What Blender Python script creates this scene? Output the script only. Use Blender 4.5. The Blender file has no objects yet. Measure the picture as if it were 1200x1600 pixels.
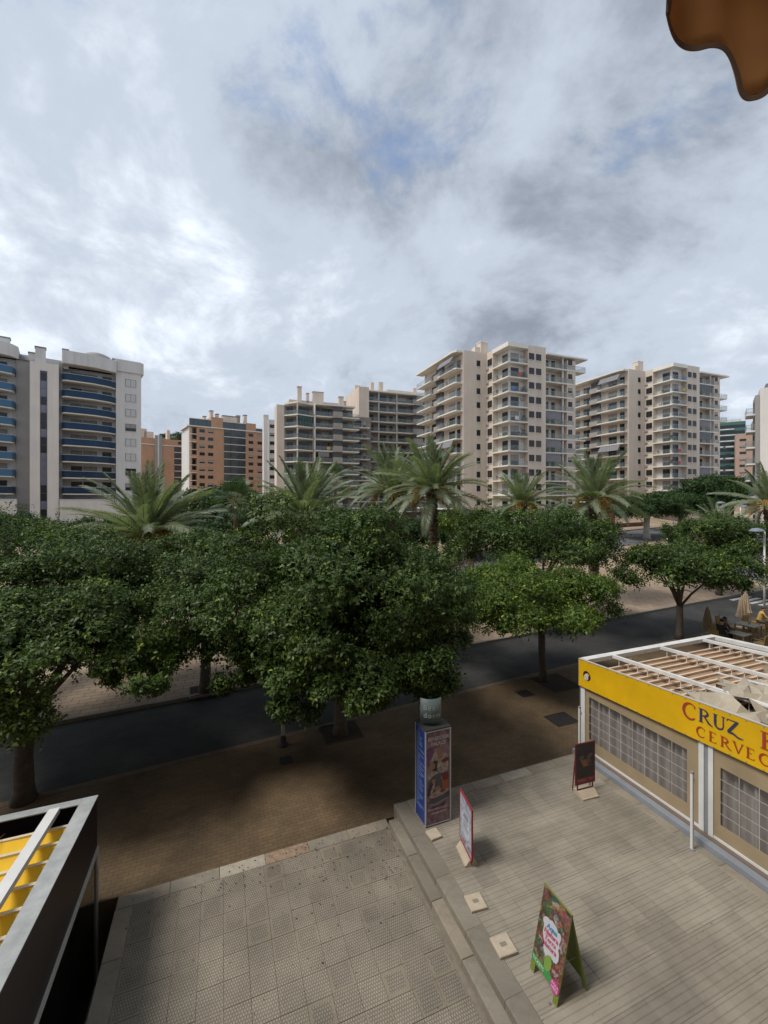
import bpy, math, random
import numpy as np
from mathutils import Vector, Matrix
R = math.radians
scene = bpy.context.scene
C = scene.collection

# ------------------------------------------------------------------ camera
CAM_Z = 7.5
cam_d = bpy.data.cameras.new('camera')
cam_d.sensor_fit = 'HORIZONTAL'; cam_d.sensor_width = 36.0
cam_d.lens = 660.0 / 1200.0 * 36.0
cam_d.shift_y = -20.0 / 1200.0
cam_d.clip_start = 0.05; cam_d.clip_end = 6000
cam = bpy.data.objects.new('camera', cam_d); C.objects.link(cam)
cam.location = (0, 0, CAM_Z); cam.rotation_euler = (R(90), 0, 0)
scene.camera = cam

# ------------------------------------------------------------------ sky
SKY_LOC = ((-1.7, 2.4, 0), (8.5, -8.3, 0), (3.2, 8.6, 0)); CLOUD_GAIN = 7.0
SUN_EL = R(56); SUN_AZ = math.atan2(-0.93, -0.37)       # direction towards the sun, from +Y clockwise
world = bpy.data.worlds.new('World'); scene.world = world; world.use_nodes = True
wt = world.node_tree; wt.nodes.clear()
def wn(t, **k):
    n = wt.nodes.new(t)
    for a, b in k.items(): setattr(n, a, b)
    return n
def wl(a, b): wt.links.new(a, b)
def wmath(op, a, b=None, clamp=False):
    n = wn('ShaderNodeMath', operation=op, use_clamp=clamp)
    for i, v in enumerate((a, b)):
        if v is None: continue
        if isinstance(v, (int, float)): n.inputs[i].default_value = v
        else: wl(v, n.inputs[i])
    return n.outputs[0]
sky = wn('ShaderNodeTexSky', sky_type='NISHITA'); sky.sun_disc = False
sky.sun_elevation = SUN_EL; sky.sun_rotation = SUN_AZ
sky.air_density = 1.0; sky.dust_density = 0.6; sky.ozone_density = 1.5
tc = wn('ShaderNodeTexCoord'); sp = wn('ShaderNodeSeparateXYZ'); wl(tc.outputs['Generated'], sp.inputs[0])
zz = wmath('ADD', wmath('MAXIMUM', sp.outputs[2], 0.0), 0.42)
cu = wmath('DIVIDE', sp.outputs[0], zz); cv = wmath('DIVIDE', sp.outputs[1], zz)
cmb = wn('ShaderNodeCombineXYZ'); wl(cu, cmb.inputs[0]); wl(cv, cmb.inputs[1]); cmb.inputs[2].default_value = 3.7
def wnoise(scale, detail, rough, dist, loc, sc=(1, 1, 1), rot=0.0):
    m = wn('ShaderNodeMapping'); m.inputs['Location'].default_value = loc; m.inputs['Scale'].default_value = sc
    m.inputs['Rotation'].default_value = (0, 0, rot)
    wl(cmb.outputs[0], m.inputs[0])
    n = wn('ShaderNodeTexNoise'); wl(m.outputs[0], n.inputs['Vector'])
    n.inputs['Scale'].default_value = scale; n.inputs['Detail'].default_value = detail
    n.inputs['Roughness'].default_value = rough; n.inputs['Distortion'].default_value = dist
    return n.outputs['Fac']
def wramp(fac, stops):
    r = wn('ShaderNodeValToRGB'); wl(fac, r.inputs[0]); r.color_ramp.interpolation = 'EASE'
    el = r.color_ramp.elements
    while len(el) < len(stops): el.new(0.5)
    for e, (p, c) in zip(el, stops): e.position = p; e.color = (c, c, c, 1)
    return r.outputs[0]
CL = SKY_LOC
big = wnoise(1.15, 7, 0.55, 0.25, CL[0], (1, 1, 1), 0.6)
fine = wnoise(3.1, 10, 0.63, 0.25, CL[1], (1, 1, 1), 0.6)
shade = wnoise(0.85, 7, 0.56, 0.35, CL[2], (1, 1, 1), 0.6)
cov = wramp(wmath('ADD', wmath('MULTIPLY', big, 0.55), wmath('MULTIPLY', fine, 0.45)), [(0.355, 0.0), (0.465, 1.0)])
shd = wmath('ADD', wmath('MULTIPLY', shade, 0.66), wmath('MULTIPLY', fine, 0.34))
ccol = wn('ShaderNodeValToRGB'); wl(shd, ccol.inputs[0]); ccol.color_ramp.interpolation = 'EASE'
el = ccol.color_ramp.elements
el[0].position = 0.365; el[0].color = (0.20, 0.228, 0.275, 1)
el[1].position = 0.645; el[1].color = (0.82, 0.875, 0.945, 1)
e = el.new(0.505); e.color = (0.415, 0.465, 0.54, 1)
cs = wn('ShaderNodeVectorMath', operation='SCALE'); wl(ccol.outputs[0], cs.inputs[0]); cs.inputs['Scale'].default_value = CLOUD_GAIN
mx = wn('ShaderNodeMix', data_type='RGBA'); wl(cov, mx.inputs['Factor']); wl(sky.outputs[0], mx.inputs['A']); wl(cs.outputs[0], mx.inputs['B'])
bgn = wn('ShaderNodeBackground'); bgn.inputs['Strength'].default_value = 0.10; wl(mx.outputs['Result'], bgn.inputs['Color'])
wo = wn('ShaderNodeOutputWorld'); wl(bgn.outputs[0], wo.inputs['Surface'])

# ------------------------------------------------------------------ sun behind thin cloud
sun_d = bpy.data.lights.new('sun', 'SUN'); sun_d.energy = 1.5; sun_d.angle = R(19); sun_d.color = (1.0, 0.955, 0.89)
sun = bpy.data.objects.new('sun', sun_d); C.objects.link(sun)
to_sun = Vector((math.sin(SUN_AZ) * math.cos(SUN_EL), math.cos(SUN_AZ) * math.cos(SUN_EL), math.sin(SUN_EL)))
sun.rotation_euler = to_sun.to_track_quat('Z', 'Y').to_euler(); sun.location = (-30, -10, 60)

# ------------------------------------------------------------------ exposure, render settings
vs = scene.view_settings; vs.view_transform = 'Standard'; vs.look = 'None'; vs.gamma = 1.0; vs.exposure = 1.05
vs.use_curve_mapping = False
cy = scene.cycles
cy.use_denoising = True; cy.max_bounces = 6; cy.diffuse_bounces = 3; cy.glossy_bounces = 3
cy.transmission_bounces = 4; cy.transparent_max_bounces = 10; cy.caustics_reflective = False; cy.caustics_refractive = False

# ------------------------------------------------------------------ helpers
class MB:
    """collects shapes that become ONE mesh"""
    def __init__(s): s.v = []; s.f = []; s.m = []
    def add(s, vs, fs, mi=0):
        o = len(s.v); s.v += [tuple(p) for p in vs]
        for f in fs: s.f.append([o + i for i in f]); s.m.append(mi)
        return s
    def box(s, x0, x1, y0, y1, z0, z1, mi=0):
        if x0 > x1: x0, x1 = x1, x0
        if y0 > y1: y0, y1 = y1, y0
        if z0 > z1: z0, z1 = z1, z0
        return s.add([(x0, y0, z0), (x1, y0, z0), (x1, y1, z0), (x0, y1, z0), (x0, y0, z1), (x1, y0, z1), (x1, y1, z1), (x0, y1, z1)],
                     [(0, 3, 2, 1), (4, 5, 6, 7), (0, 1, 5, 4), (1, 2, 6, 5), (2, 3, 7, 6), (3, 0, 4, 7)], mi)
    def prism(s, pts, z0, z1, mi=0):
        n = len(pts)
        a = sum(pts[i][0] * pts[(i + 1) % n][1] - pts[(i + 1) % n][0] * pts[i][1] for i in range(n))
        if a < 0: pts = pts[::-1]
        v = [(p[0], p[1], z0) for p in pts] + [(p[0], p[1], z1) for p in pts]
        f = [tuple(range(n - 1, -1, -1)), tuple(range(n, 2 * n))] + [(i, (i + 1) % n, n + (i + 1) % n, n + i) for i in range(n)]
        return s.add(v, f, mi)
    def hexa(s, p8, mi=0):
        return s.add(p8, [(0, 3, 2, 1), (4, 5, 6, 7), (0, 1, 5, 4), (1, 2, 6, 5), (2, 3, 7, 6), (3, 0, 4, 7)], mi)
    def beam(s, p, q, w, h, mi=0, up=(0, 0, 1)):
        p = Vector(p); q = Vector(q); d = (q - p).normalized(); u = Vector(up)
        sd = d.cross(u)
        if sd.length < 1e-4: sd = d.cross(Vector((1, 0, 0)))
        sd.normalize(); u = sd.cross(d).normalized()
        v = []
        for c in (p, q):
            for a, b in ((-1, -1), (1, -1), (1, 1), (-1, 1)): v.append(c + sd * (a * w / 2) + u * (b * h / 2))
        return s.add(v, [(0, 1, 2, 3), (7, 6, 5, 4), (0, 4, 5, 1), (1, 5, 6, 2), (2, 6, 7, 3), (3, 7, 4, 0)], mi)
    def tube(s, pts, rad, n=8, mi=0, cap=True):
        pts = [Vector(p) for p in pts]
        if not hasattr(rad, '__len__'): rad = [rad] * len(pts)
        prev = None; v = []; f = []
        for i, p in enumerate(pts):
            d = (pts[min(i + 1, len(pts) - 1)] - pts[max(i - 1, 0)]).normalized()
            if prev is None:
                a = d.cross(Vector((0, 0, 1)))
                if a.length < 1e-3: a = Vector((1, 0, 0))
            else: a = prev - d * prev.dot(d)
            a.normalize(); prev = a; b = d.cross(a)
            for k in range(n):
                t = 2 * math.pi * k / n; v.append(p + (a * math.cos(t) + b * math.sin(t)) * rad[i])
        for i in range(len(pts) - 1):
            for k in range(n):
                k2 = (k + 1) % n; f.append((i * n + k, i * n + k2, (i + 1) * n + k2, (i + 1) * n + k))
        if cap:
            f.append(tuple(range(n - 1, -1, -1))); f.append(tuple((len(pts) - 1) * n + k for k in range(n)))
        return s.add(v, f, mi)
    def lathe(s, prof, n=16, c=(0, 0), mi=0):
        v = []; f = []
        for r, z in prof:
            for k in range(n):
                t = 2 * math.pi * k / n; v.append((c[0] + r * math.cos(t), c[1] + r * math.sin(t), z))
        for i in range(len(prof) - 1):
            for k in range(n):
                k2 = (k + 1) % n; f.append((i * n + k, i * n + k2, (i + 1) * n + k2, (i + 1) * n + k))
        return s.add(v, f, mi)
    def mesh(s, name, mats, smooth=False):
        me = bpy.data.meshes.new(name); me.from_pydata(s.v, [], s.f)
        if not isinstance(mats, (list, tuple)): mats = [mats]
        for m in mats: me.materials.append(m)
        if len(mats) > 1: me.polygons.foreach_set('material_index', s.m)
        if smooth: me.polygons.foreach_set('use_smooth', [True] * len(me.polygons))
        me.update(); return me
    def build(s, name, mats, parent=None, loc=None, rotz=0, smooth=False):
        return inst(name, s.mesh(name, mats, smooth), parent, loc, rotz)
def inst(name, me, parent=None, loc=None, rotz=0.0):
    o = bpy.data.objects.new(name, me); C.objects.link(o)
    if parent is not None: o.parent = parent
    if loc is not None: o.location = loc
    if rotz: o.rotation_euler = (0, 0, rotz)
    return o
def tag(o, label, cat, group=None, kind=None):
    if label: o['label'] = label
    if cat: o['category'] = cat
    if group: o['group'] = group
    if kind: o['kind'] = kind
    return o
def thing(name, label, cat, loc=(0, 0, 0), rotz=0.0, group=None):
    o = bpy.data.objects.new(name, None); C.objects.link(o); o.location = loc; o.rotation_euler = (0, 0, rotz)
    o.empty_display_size = 0.2
    return tag(o, label, cat, group)
def struct(o): o['kind'] = 'structure'; return o
def copy_tree(o, parent=None):
    c = o.copy(); C.objects.link(c)
    if parent is not None: c.parent = parent
    for ch in list(o.children): copy_tree(ch, c)
    return c

# ------------------------------------------------------------------ materials
def mat(name, col, rough=0.7, var=0.12, scale=2.0, bump=0.0, bscale=None, metal=0.0, spec=0.4, stain=0.0, coords='Object', detail=6, alpha=1.0, streak=False):
    m = bpy.data.materials.new(name); m.use_nodes = True; t = m.node_tree; N = t.nodes; L = t.links
    b = N['Principled BSDF']; b.inputs['Roughness'].default_value = rough; b.inputs['Metallic'].default_value = metal
    b.inputs['Specular IOR Level'].default_value = spec
    b.inputs['Alpha'].default_value = alpha
    c = N.new('ShaderNodeTexCoord'); nz = N.new('ShaderNodeTexNoise'); L.new(c.outputs[coords], nz.inputs['Vector'])
    nz.inputs['Scale'].default_value = scale; nz.inputs['Detail'].default_value = detail; nz.inputs['Roughness'].default_value = 0.6
    mr = N.new('ShaderNodeMapRange'); L.new(nz.outputs['Fac'], mr.inputs['Value'])
    mr.inputs['From Min'].default_value = 0.3; mr.inputs['From Max'].default_value = 0.7
    mr.inputs['To Min'].default_value = 1 - var; mr.inputs['To Max'].default_value = 1 + var
    sc = N.new('ShaderNodeVectorMath'); sc.operation = 'SCALE'; sc.inputs[0].default_value = col; L.new(mr.outputs[0], sc.inputs['Scale'])
    out = sc.outputs[0]
    if stain:
        n2 = N.new('ShaderNodeTexNoise'); n2.inputs['Scale'].default_value = scale * 0.23; n2.inputs['Detail'].default_value = 8
        n2.inputs['Roughness'].default_value = 0.7
        if streak:
            mp_ = N.new('ShaderNodeMapping'); mp_.inputs['Scale'].default_value = (7, 7, 0.35); L.new(c.outputs[coords], mp_.inputs[0]); L.new(mp_.outputs[0], n2.inputs['Vector'])
        else: L.new(c.outputs[coords], n2.inputs['Vector'])
        m2 = N.new('ShaderNodeMapRange'); L.new(n2.outputs['Fac'], m2.inputs['Value']); m2.inputs['From Min'].default_value = 0.42
        m2.inputs['From Max'].default_value = 0.68; m2.inputs['To Min'].default_value = 1.0; m2.inputs['To Max'].default_value = 1 - stain
        s2 = N.new('ShaderNodeVectorMath'); s2.operation = 'SCALE'; L.new(out, s2.inputs[0]); L.new(m2.outputs[0], s2.inputs['Scale']); out = s2.outputs[0]
    L.new(out, b.inputs['Base Color'])
    if bump:
        n3 = N.new('ShaderNodeTexNoise'); n3.inputs['Scale'].default_value = bscale or scale * 8; n3.inputs['Detail'].default_value = 4
        L.new(c.outputs[coords], n3.inputs['Vector'])
        bp = N.new('ShaderNodeBump'); bp.inputs['Strength'].default_value = bump; bp.inputs['Distance'].default_value = 0.02
        L.new(n3.outputs['Fac'], bp.inputs['Height']); L.new(bp.outputs[0], b.inputs['Normal'])
    return m
def glass_mat(name, col, alpha=0.45, rough=0.08):
    m = mat(name, col, rough, 0.05, 1.0, spec=0.6); m.node_tree.nodes['Principled BSDF'].inputs['Alpha'].default_value = alpha
    return m
def paver_mat(name, c1, c2, mortar, bw, bh, msize, rotz=0.0, rough=0.8, bump=0.4, offset=0.5, var=0.25, stain=0.35, coords='Object', vscale=0.5):
    """small pavers too fine to model singly: colour by brick cell, joints as relief"""
    m = bpy.data.materials.new(name); m.use_nodes = True; t = m.node_tree; N = t.nodes; L = t.links; b = N['Principled BSDF']
    b.inputs['Roughness'].default_value = rough; b.inputs['Specular IOR Level'].default_value = 0.3
    c = N.new('ShaderNodeTexCoord'); mp = N.new('ShaderNodeMapping'); mp.inputs['Rotation'].default_value = (0, 0, -rotz)
    L.new(c.outputs[coords], mp.inputs[0])
    br = N.new('ShaderNodeTexBrick'); L.new(mp.outputs[0], br.inputs['Vector']); br.offset = offset
    br.inputs['Color1'].default_value = (*c1, 1); br.inputs['Color2'].default_value = (*c2, 1); br.inputs['Mortar'].default_value = (*mortar, 1)
    br.inputs['Scale'].default_value = 1.0; br.inputs['Mortar Size'].default_value = msize; br.inputs['Brick Width'].default_value = bw
    br.inputs['Row Height'].default_value = bh; br.inputs['Mortar Smooth'].default_value = 0.2
    nz = N.new('ShaderNodeTexNoise'); L.new(mp.outputs[0], nz.inputs['Vector']); nz.inputs['Scale'].default_value = vscale
    nz.inputs['Detail'].default_value = 10; nz.inputs['Roughness'].default_value = 0.68
    mr = N.new('ShaderNodeMapRange'); L.new(nz.outputs['Fac'], mr.inputs['Value']); mr.inputs['From Min'].default_value = 0.32; mr.inputs['From Max'].default_value = 0.68
    mr.inputs['To Min'].default_value = 1 - stain; mr.inputs['To Max'].default_value = 1 + var
    sc = N.new('ShaderNodeVectorMath'); sc.operation = 'SCALE'; L.new(br.outputs['Color'], sc.inputs[0]); L.new(mr.outputs[0], sc.inputs['Scale'])
    L.new(sc.outputs[0], b.inputs['Base Color'])
    bp = N.new('ShaderNodeBump'); bp.inputs['Strength'].default_value = bump; bp.inputs['Distance'].default_value = 0.01; bp.invert = True
    L.new(br.outputs['Fac'], bp.inputs['Height']); L.new(bp.outputs[0], b.inputs['Normal'])
    return m
def leaf_mat(name, c_dark, c_mid, c_light, rough=0.4, trans=0.3, spec=0.45):
    m = bpy.data.materials.new(name); m.use_nodes = True; t = m.node_tree; N = t.nodes; L = t.links; b = N['Principled BSDF']
    g = N.new('ShaderNodeNewGeometry'); rp = N.new('ShaderNodeValToRGB'); at_ = N.new('ShaderNodeAttribute'); at_.attribute_name = 'fresh'
    ri = N.new('ShaderNodeMath'); ri.operation = 'MULTIPLY_ADD'; L.new(g.outputs['Random Per Island'], ri.inputs[0]); ri.inputs[1].default_value = 0.55; L.new(at_.outputs['Fac'], ri.inputs[2]); L.new(ri.outputs[0], rp.inputs[0])
    el = rp.color_ramp.elements; el[0].color = (*c_dark, 1); el[1].color = (*c_light, 1); el[1].position = 0.97
    e = el.new(0.55); e.color = (*c_mid, 1)
    c = N.new('ShaderNodeTexCoord'); nz = N.new('ShaderNodeTexNoise'); nz.inputs['Scale'].default_value = 0.95; nz.inputs['Detail'].default_value = 4
    L.new(c.outputs['Object'], nz.inputs['Vector'])
    mr = N.new('ShaderNodeMapRange'); L.new(nz.outputs['Fac'], mr.inputs['Value']); mr.inputs['From Min'].default_value = 0.3; mr.inputs['From Max'].default_value = 0.7
    mr.inputs['To Min'].default_value = 0.72; mr.inputs['To Max'].default_value = 1.35
    sc = N.new('ShaderNodeVectorMath'); sc.operation = 'SCALE'; L.new(rp.outputs[0], sc.inputs[0]); L.new(mr.outputs[0], sc.inputs['Scale'])
    L.new(sc.outputs[0], b.inputs['Base Color']); b.inputs['Roughness'].default_value = rough; b.inputs['Specular IOR Level'].default_value = spec
    tr = N.new('ShaderNodeBsdfTranslucent'); s2 = N.new('ShaderNodeVectorMath'); s2.operation = 'MULTIPLY'; L.new(sc.outputs[0], s2.inputs[0])
    s2.inputs[1].default_value = (1.3, 1.5, 0.6); L.new(s2.outputs[0], tr.inputs['Color'])
    mx = N.new('ShaderNodeMixShader'); mx.inputs[0].default_value = trans; L.new(b.outputs[0], mx.inputs[1]); L.new(tr.outputs[0], mx.inputs[2])
    L.new(mx.outputs[0], N['Material Output'].inputs['Surface'])
    return m

ROT = R(21.1)                       # the forecourt's axes: v to the right and away, u away and to the left
VX, VY = math.cos(ROT), math.sin(ROT)
K = (5.65, 12.86)                   # far left foot of the yellow kiosk, origin of the forecourt frame
def fw(a, b, z=0.0): return (K[0] + a * VX - b * VY, K[1] + a * VY + b * VX, z)
SD = R(26); SX, SY = math.cos(SD), math.sin(SD)          # the street: s along it, n across it
def sw(s, n, z=0.0): return (s * SX - n * SY, s * SY + n * SX, z)
def smooth(t): t = max(0.0, min(1.0, t)); return t * t * (3 - 2 * t)
def ground_z(x, y): return -0.22 + 1.9 * smooth((y - 40) / 45)

M = {}
M['promenade'] = paver_mat('brown_pavers', (0.140, 0.096, 0.052), (0.118, 0.080, 0.045), (0.075, 0.052, 0.032), 0.20, 0.10, 0.006, ROT, stain=0.45)
M['road'] = paver_mat('dark_road_pavers', (0.054, 0.053, 0.052), (0.045, 0.044, 0.043), (0.026, 0.026, 0.026), 0.20, 0.10, 0.007, SD, stain=0.45, var=0.4)
M['asphalt'] = mat('asphalt', (0.11, 0.11, 0.113), 0.85, 0.2, 0.6, 0.3, 60, stain=0.3)
M['sidewalk'] = paver_mat('sand_paving', (0.36, 0.27, 0.19), (0.31, 0.23, 0.165), (0.16, 0.12, 0.09), 0.6, 0.3, 0.018, R(20), stain=0.3)
M['sand'] = mat('sandy_ground', (0.36, 0.27, 0.175), 0.95, 0.2, 0.3, 0.4, 6, stain=0.25)
M['kerb'] = mat('kerb_stone', (0.23, 0.20, 0.165), 0.8, 0.15, 3, 0.2, 40, stain=0.2)
M['grout'] = mat('grout', (0.19, 0.165, 0.13), 0.95, 0.2, 6)
M['slab_stone'] = mat('travertine_slab', (0.275, 0.235, 0.180), 0.75, 0.22, 2.6, 0.25, 45, stain=0.35)
M['step_stone'] = mat('grey_step_stone', (0.200, 0.178, 0.140), 0.75, 0.2, 2.2, 0.25, 45, stain=0.4)
M['pale_slab'] = mat('pale_concrete_slab', (0.44, 0.37, 0.28), 0.85, 0.14, 8, 0.2, 60, stain=0.15)
M['dark_metal'] = mat('dark_cast_iron', (0.025, 0.022, 0.020), 0.6, 0.2, 10, 0.3, 50)
M['soil'] = mat('dark_soil', (0.035, 0.026, 0.019), 0.95, 0.3, 8, 0.6, 30)
M['white_paint'] = mat('white_painted_metal', (0.68, 0.68, 0.67), 0.45, 0.06, 3, stain=0.10)
M['white_beam'] = mat('weathered_white_beam', (0.66, 0.655, 0.63), 0.6, 0.10, 5, stain=0.22)
M['bark'] = mat('ficus_bark', (0.115, 0.095, 0.075), 0.9, 0.3, 6, 0.6, 25)
M['palebark'] = mat('whitewashed_bark', (0.42, 0.39, 0.35), 0.9, 0.2, 4, 0.5, 20)
M['palmtrunk'] = mat('palm_trunk_fibre', (0.105, 0.075, 0.050), 0.95, 0.35, 9, 0.8, 22)
M['leaf'] = leaf_mat('ficus_leaf', (0.024, 0.046, 0.010), (0.060, 0.102, 0.018), (0.200, 0.262, 0.038), rough=0.5, trans=0.18, spec=0.3)
M['leaf_fresh'] = leaf_mat('ficus_leaf_fresh', (0.036, 0.066, 0.010), (0.092, 0.148, 0.018), (0.27, 0.33, 0.042), rough=0.5, trans=0.2, spec=0.3)
M['leaf_far'] = leaf_mat('far_leaf', (0.022, 0.046, 0.014), (0.036, 0.070, 0.019), (0.080, 0.125, 0.032), rough=0.6, trans=0.18, spec=0.25)
M['frond'] = leaf_mat('palm_leaflet', (0.165, 0.200, 0.135), (0.260, 0.300, 0.205), (0.390, 0.425, 0.315), rough=0.45, trans=0.28)
M['frond_old'] = leaf_mat('palm_leaflet_dry', (0.085, 0.085, 0.040), (0.12, 0.115, 0.05), (0.17, 0.15, 0.07), rough=0.6, trans=0.2)
M['fan'] = leaf_mat('fan_palm_leaf', (0.040, 0.075, 0.032), (0.065, 0.110, 0.045), (0.105, 0.155, 0.062), rough=0.4, trans=0.2)
M['dates'] = mat('orange_date_stalks', (0.50, 0.285, 0.065), 0.6, 0.3, 12)
M['rachis'] = mat('palm_rachis', (0.20, 0.19, 0.085), 0.5, 0.15, 5)
M['pit_edge'] = mat('pit_edging', (0.075, 0.058, 0.042), 0.9, 0.2, 6)
# ------------------------------------------------------------------ ground
def tile_mat(name, base, rows, bar, margin_p, tint):
    """40 cm cement tile with a pressed relief of small bars; tone differs from tile to tile"""
    m = bpy.data.materials.new(name); m.use_nodes = True; t = m.node_tree; N = t.nodes; L = t.links; b = N['Principled BSDF']
    b.inputs['Roughness'].default_value = 0.82; b.inputs['Specular IOR Level'].default_value = 0.3
    c = N.new('ShaderNodeTexCoord'); oi = N.new('ShaderNodeObjectInfo')
    br = N.new('ShaderNodeTexBrick'); L.new(c.outputs['Object'], br.inputs['Vector']); br.offset = 0.5
    br.inputs['Color1'].default_value = (1, 1, 1, 1); br.inputs['Color2'].default_value = (0.95, 0.95, 0.95, 1); br.inputs['Mortar'].default_value = (0.60, 0.595, 0.59, 1)
    br.inputs['Scale'].default_value = 1; br.inputs['Brick Width'].default_value = bar; br.inputs['Row Height'].default_value = rows
    br.inputs['Mortar Size'].default_value = 0.0085; br.inputs['Mortar Smooth'].default_value = 0.3
    col = br.outputs['Color']
    if not margin_p:                                  # four strong grooves per tile, fine cross bars
        s0 = N.new('ShaderNodeSeparateXYZ'); L.new(c.outputs['Object'], s0.inputs[0])
        def groove(sock, pitch, width, dark):
            a1 = N.new('ShaderNodeMath'); a1.operation = 'MULTIPLY_ADD'; L.new(sock, a1.inputs[0]); a1.inputs[1].default_value = 1 / pitch; a1.inputs[2].default_value = 0.6
            a2 = N.new('ShaderNodeMath'); a2.operation = 'FRACT'; L.new(a1.outputs[0], a2.inputs[0])
            a3 = N.new('ShaderNodeMath'); a3.operation = 'LESS_THAN'; L.new(a2.outputs[0], a3.inputs[0]); a3.inputs[1].default_value = width
            a4 = N.new('ShaderNodeMapRange'); L.new(a3.outputs[0], a4.inputs['Value']); a4.inputs['To Min'].default_value = 1.0; a4.inputs['To Max'].default_value = dark
            return a4.outputs[0]
        gm = N.new('ShaderNodeMath'); gm.operation = 'MULTIPLY'; L.new(groove(s0.outputs[1], 0.0983, 0.20, 0.78), gm.inputs[0]); L.new(groove(s0.outputs[0], 0.0328, 0.25, 0.84), gm.inputs[1])
        cc_ = N.new('ShaderNodeCombineXYZ')
        for q_ in range(3): L.new(gm.outputs[0], cc_.inputs[q_])
        col = cc_.outputs[0]
    if margin_p:
        sp_ = N.new('ShaderNodeSeparateXYZ'); L.new(c.outputs['Object'], sp_.inputs[0])
        ax = N.new('ShaderNodeMath'); ax.operation = 'ABSOLUTE'; L.new(sp_.outputs[0], ax.inputs[0])
        ay = N.new('ShaderNodeMath'); ay.operation = 'ABSOLUTE'; L.new(sp_.outputs[1], ay.inputs[0])
        mxn = N.new('ShaderNodeMath'); mxn.operation = 'MAXIMUM'; L.new(ax.outputs[0], mxn.inputs[0]); L.new(ay.outputs[0], mxn.inputs[1])
        lim = N.new('ShaderNodeMapRange'); L.new(oi.outputs['Random'], lim.inputs['Value']); lim.inputs['To Min'].default_value = 0.135; lim.inputs['To Max'].default_value = 0.30
        gt = N.new('ShaderNodeMath'); gt.operation = 'GREATER_THAN'; L.new(mxn.outputs[0], gt.inputs[0]); L.new(lim.outputs[0], gt.inputs[1])
        mg = N.new('ShaderNodeMix'); mg.data_type = 'RGBA'; L.new(gt.outputs[0], mg.inputs['Factor']); L.new(col, mg.inputs['A']); mg.inputs['B'].default_value = (0.92, 0.90, 0.87, 1)
        col = mg.outputs['Result']
    # wear and dirt that run across many tiles (world position through the parent's frame)
    g = N.new('ShaderNodeNewGeometry'); nz = N.new('ShaderNodeTexNoise'); L.new(g.outputs['Position'], nz.inputs['Vector'])
    nz.inputs['Scale'].default_value = 0.55; nz.inputs['Detail'].default_value = 9; nz.inputs['Roughness'].default_value = 0.66
    mr = N.new('ShaderNodeMapRange'); L.new(nz.outputs['Fac'], mr.inputs['Value']); mr.inputs['From Min'].default_value = 0.33; mr.inputs['From Max'].default_value = 0.67
    mr.inputs['To Min'].default_value = 0.66; mr.inputs['To Max'].default_value = 1.2
    m2 = N.new('ShaderNodeMapRange'); L.new(oi.outputs['Random'], m2.inputs['Value']); m2.inputs['To Min'].default_value = 1 - tint; m2.inputs['To Max'].default_value = 1 + tint
    ml = N.new('ShaderNodeMath'); ml.operation = 'MULTIPLY'; L.new(mr.outputs[0], ml.inputs[0]); L.new(m2.outputs[0], ml.inputs[1])
    s1 = N.new('ShaderNodeVectorMath'); s1.operation = 'MULTIPLY'; s1.inputs[0].default_value = base; L.new(col, s1.inputs[1])
    s2 = N.new('ShaderNodeVectorMath'); s2.operation = 'SCALE'; L.new(s1.outputs[0], s2.inputs[0]); L.new(ml.outputs[0], s2.inputs['Scale'])
    # specks of grit and trodden gum
    vo = N.new('ShaderNodeTexNoise'); L.new(g.outputs['Position'], vo.inputs['Vector']); vo.inputs['Scale'].default_value = 16; vo.inputs['Detail'].default_value = 2
    mk = N.new('ShaderNodeMapRange'); L.new(vo.outputs['Fac'], mk.inputs['Value']); mk.inputs['From Min'].default_value = 0.70; mk.inputs['From Max'].default_value = 0.75
    mk.inputs['To Min'].default_value = 1.0; mk.inputs['To Max'].default_value = 0.45
    s3 = N.new('ShaderNodeVectorMath'); s3.operation = 'SCALE'; L.new(s2.outputs[0], s3.inputs[0]); L.new(mk.outputs[0], s3.inputs['Scale'])
    L.new(s3.outputs[0], b.inputs['Base Color'])
    bp = N.new('ShaderNodeBump'); bp.invert = True; bp.inputs['Strength'].default_value = 0.7; bp.inputs['Distance'].default_value = 0.006
    L.new(br.outputs['Fac'], bp.inputs['Height']); L.new(bp.outputs[0], b.inputs['Normal'])
    return m
M['tile_up'] = tile_mat('pressed_tile_upper', (0.292, 0.260, 0.208), 0.10, 0.033, False, 0.10)
M['tile_low'] = tile_mat('pressed_tile_lower', (0.292, 0.256, 0.202), 0.05, 0.04, True, 0.11)

# plaza: one sheet from the far kerb to the horizon, rising gently
def ease_range(a, b, n, p): return [a + (b - a) * (i / n) ** p for i in range(n + 1)]
ns = ease_range(18.30, 3200, 70, 2.6)
ss = [-x for x in ease_range(6, 2600, 40, 2.4)][::-1] + ease_range(6, 2600, 40, 2.4)
gv = []; gf = []
for n_ in ns:
    for s_ in ss:
        x, y, _ = sw(s_, n_); gv.append((x, y, ground_z(x, y)))
W_ = len(ss)
for i in range(len(ns) - 1):
    for j in range(W_ - 1): gf.append((i * W_ + j, i * W_ + j + 1, (i + 1) * W_ + j + 1, (i + 1) * W_ + j))
struct(MB().add(gv, gf).build('ground', M['sand'], smooth=True))
# paved walk along the far side of the street
o = MB(); o.prism([sw(-60, 18.32), sw(62, 18.32), sw(62, 30), sw(-60, 30)], -0.40, -0.212)
struct(o.build('far_pavement', M['sidewalk']))
# street
struct(MB().prism([sw(-80, 14.1), sw(140, 14.1), sw(140, 18.15), sw(-80, 18.15)], -0.6, -0.34).build('street', M['road']))
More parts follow.
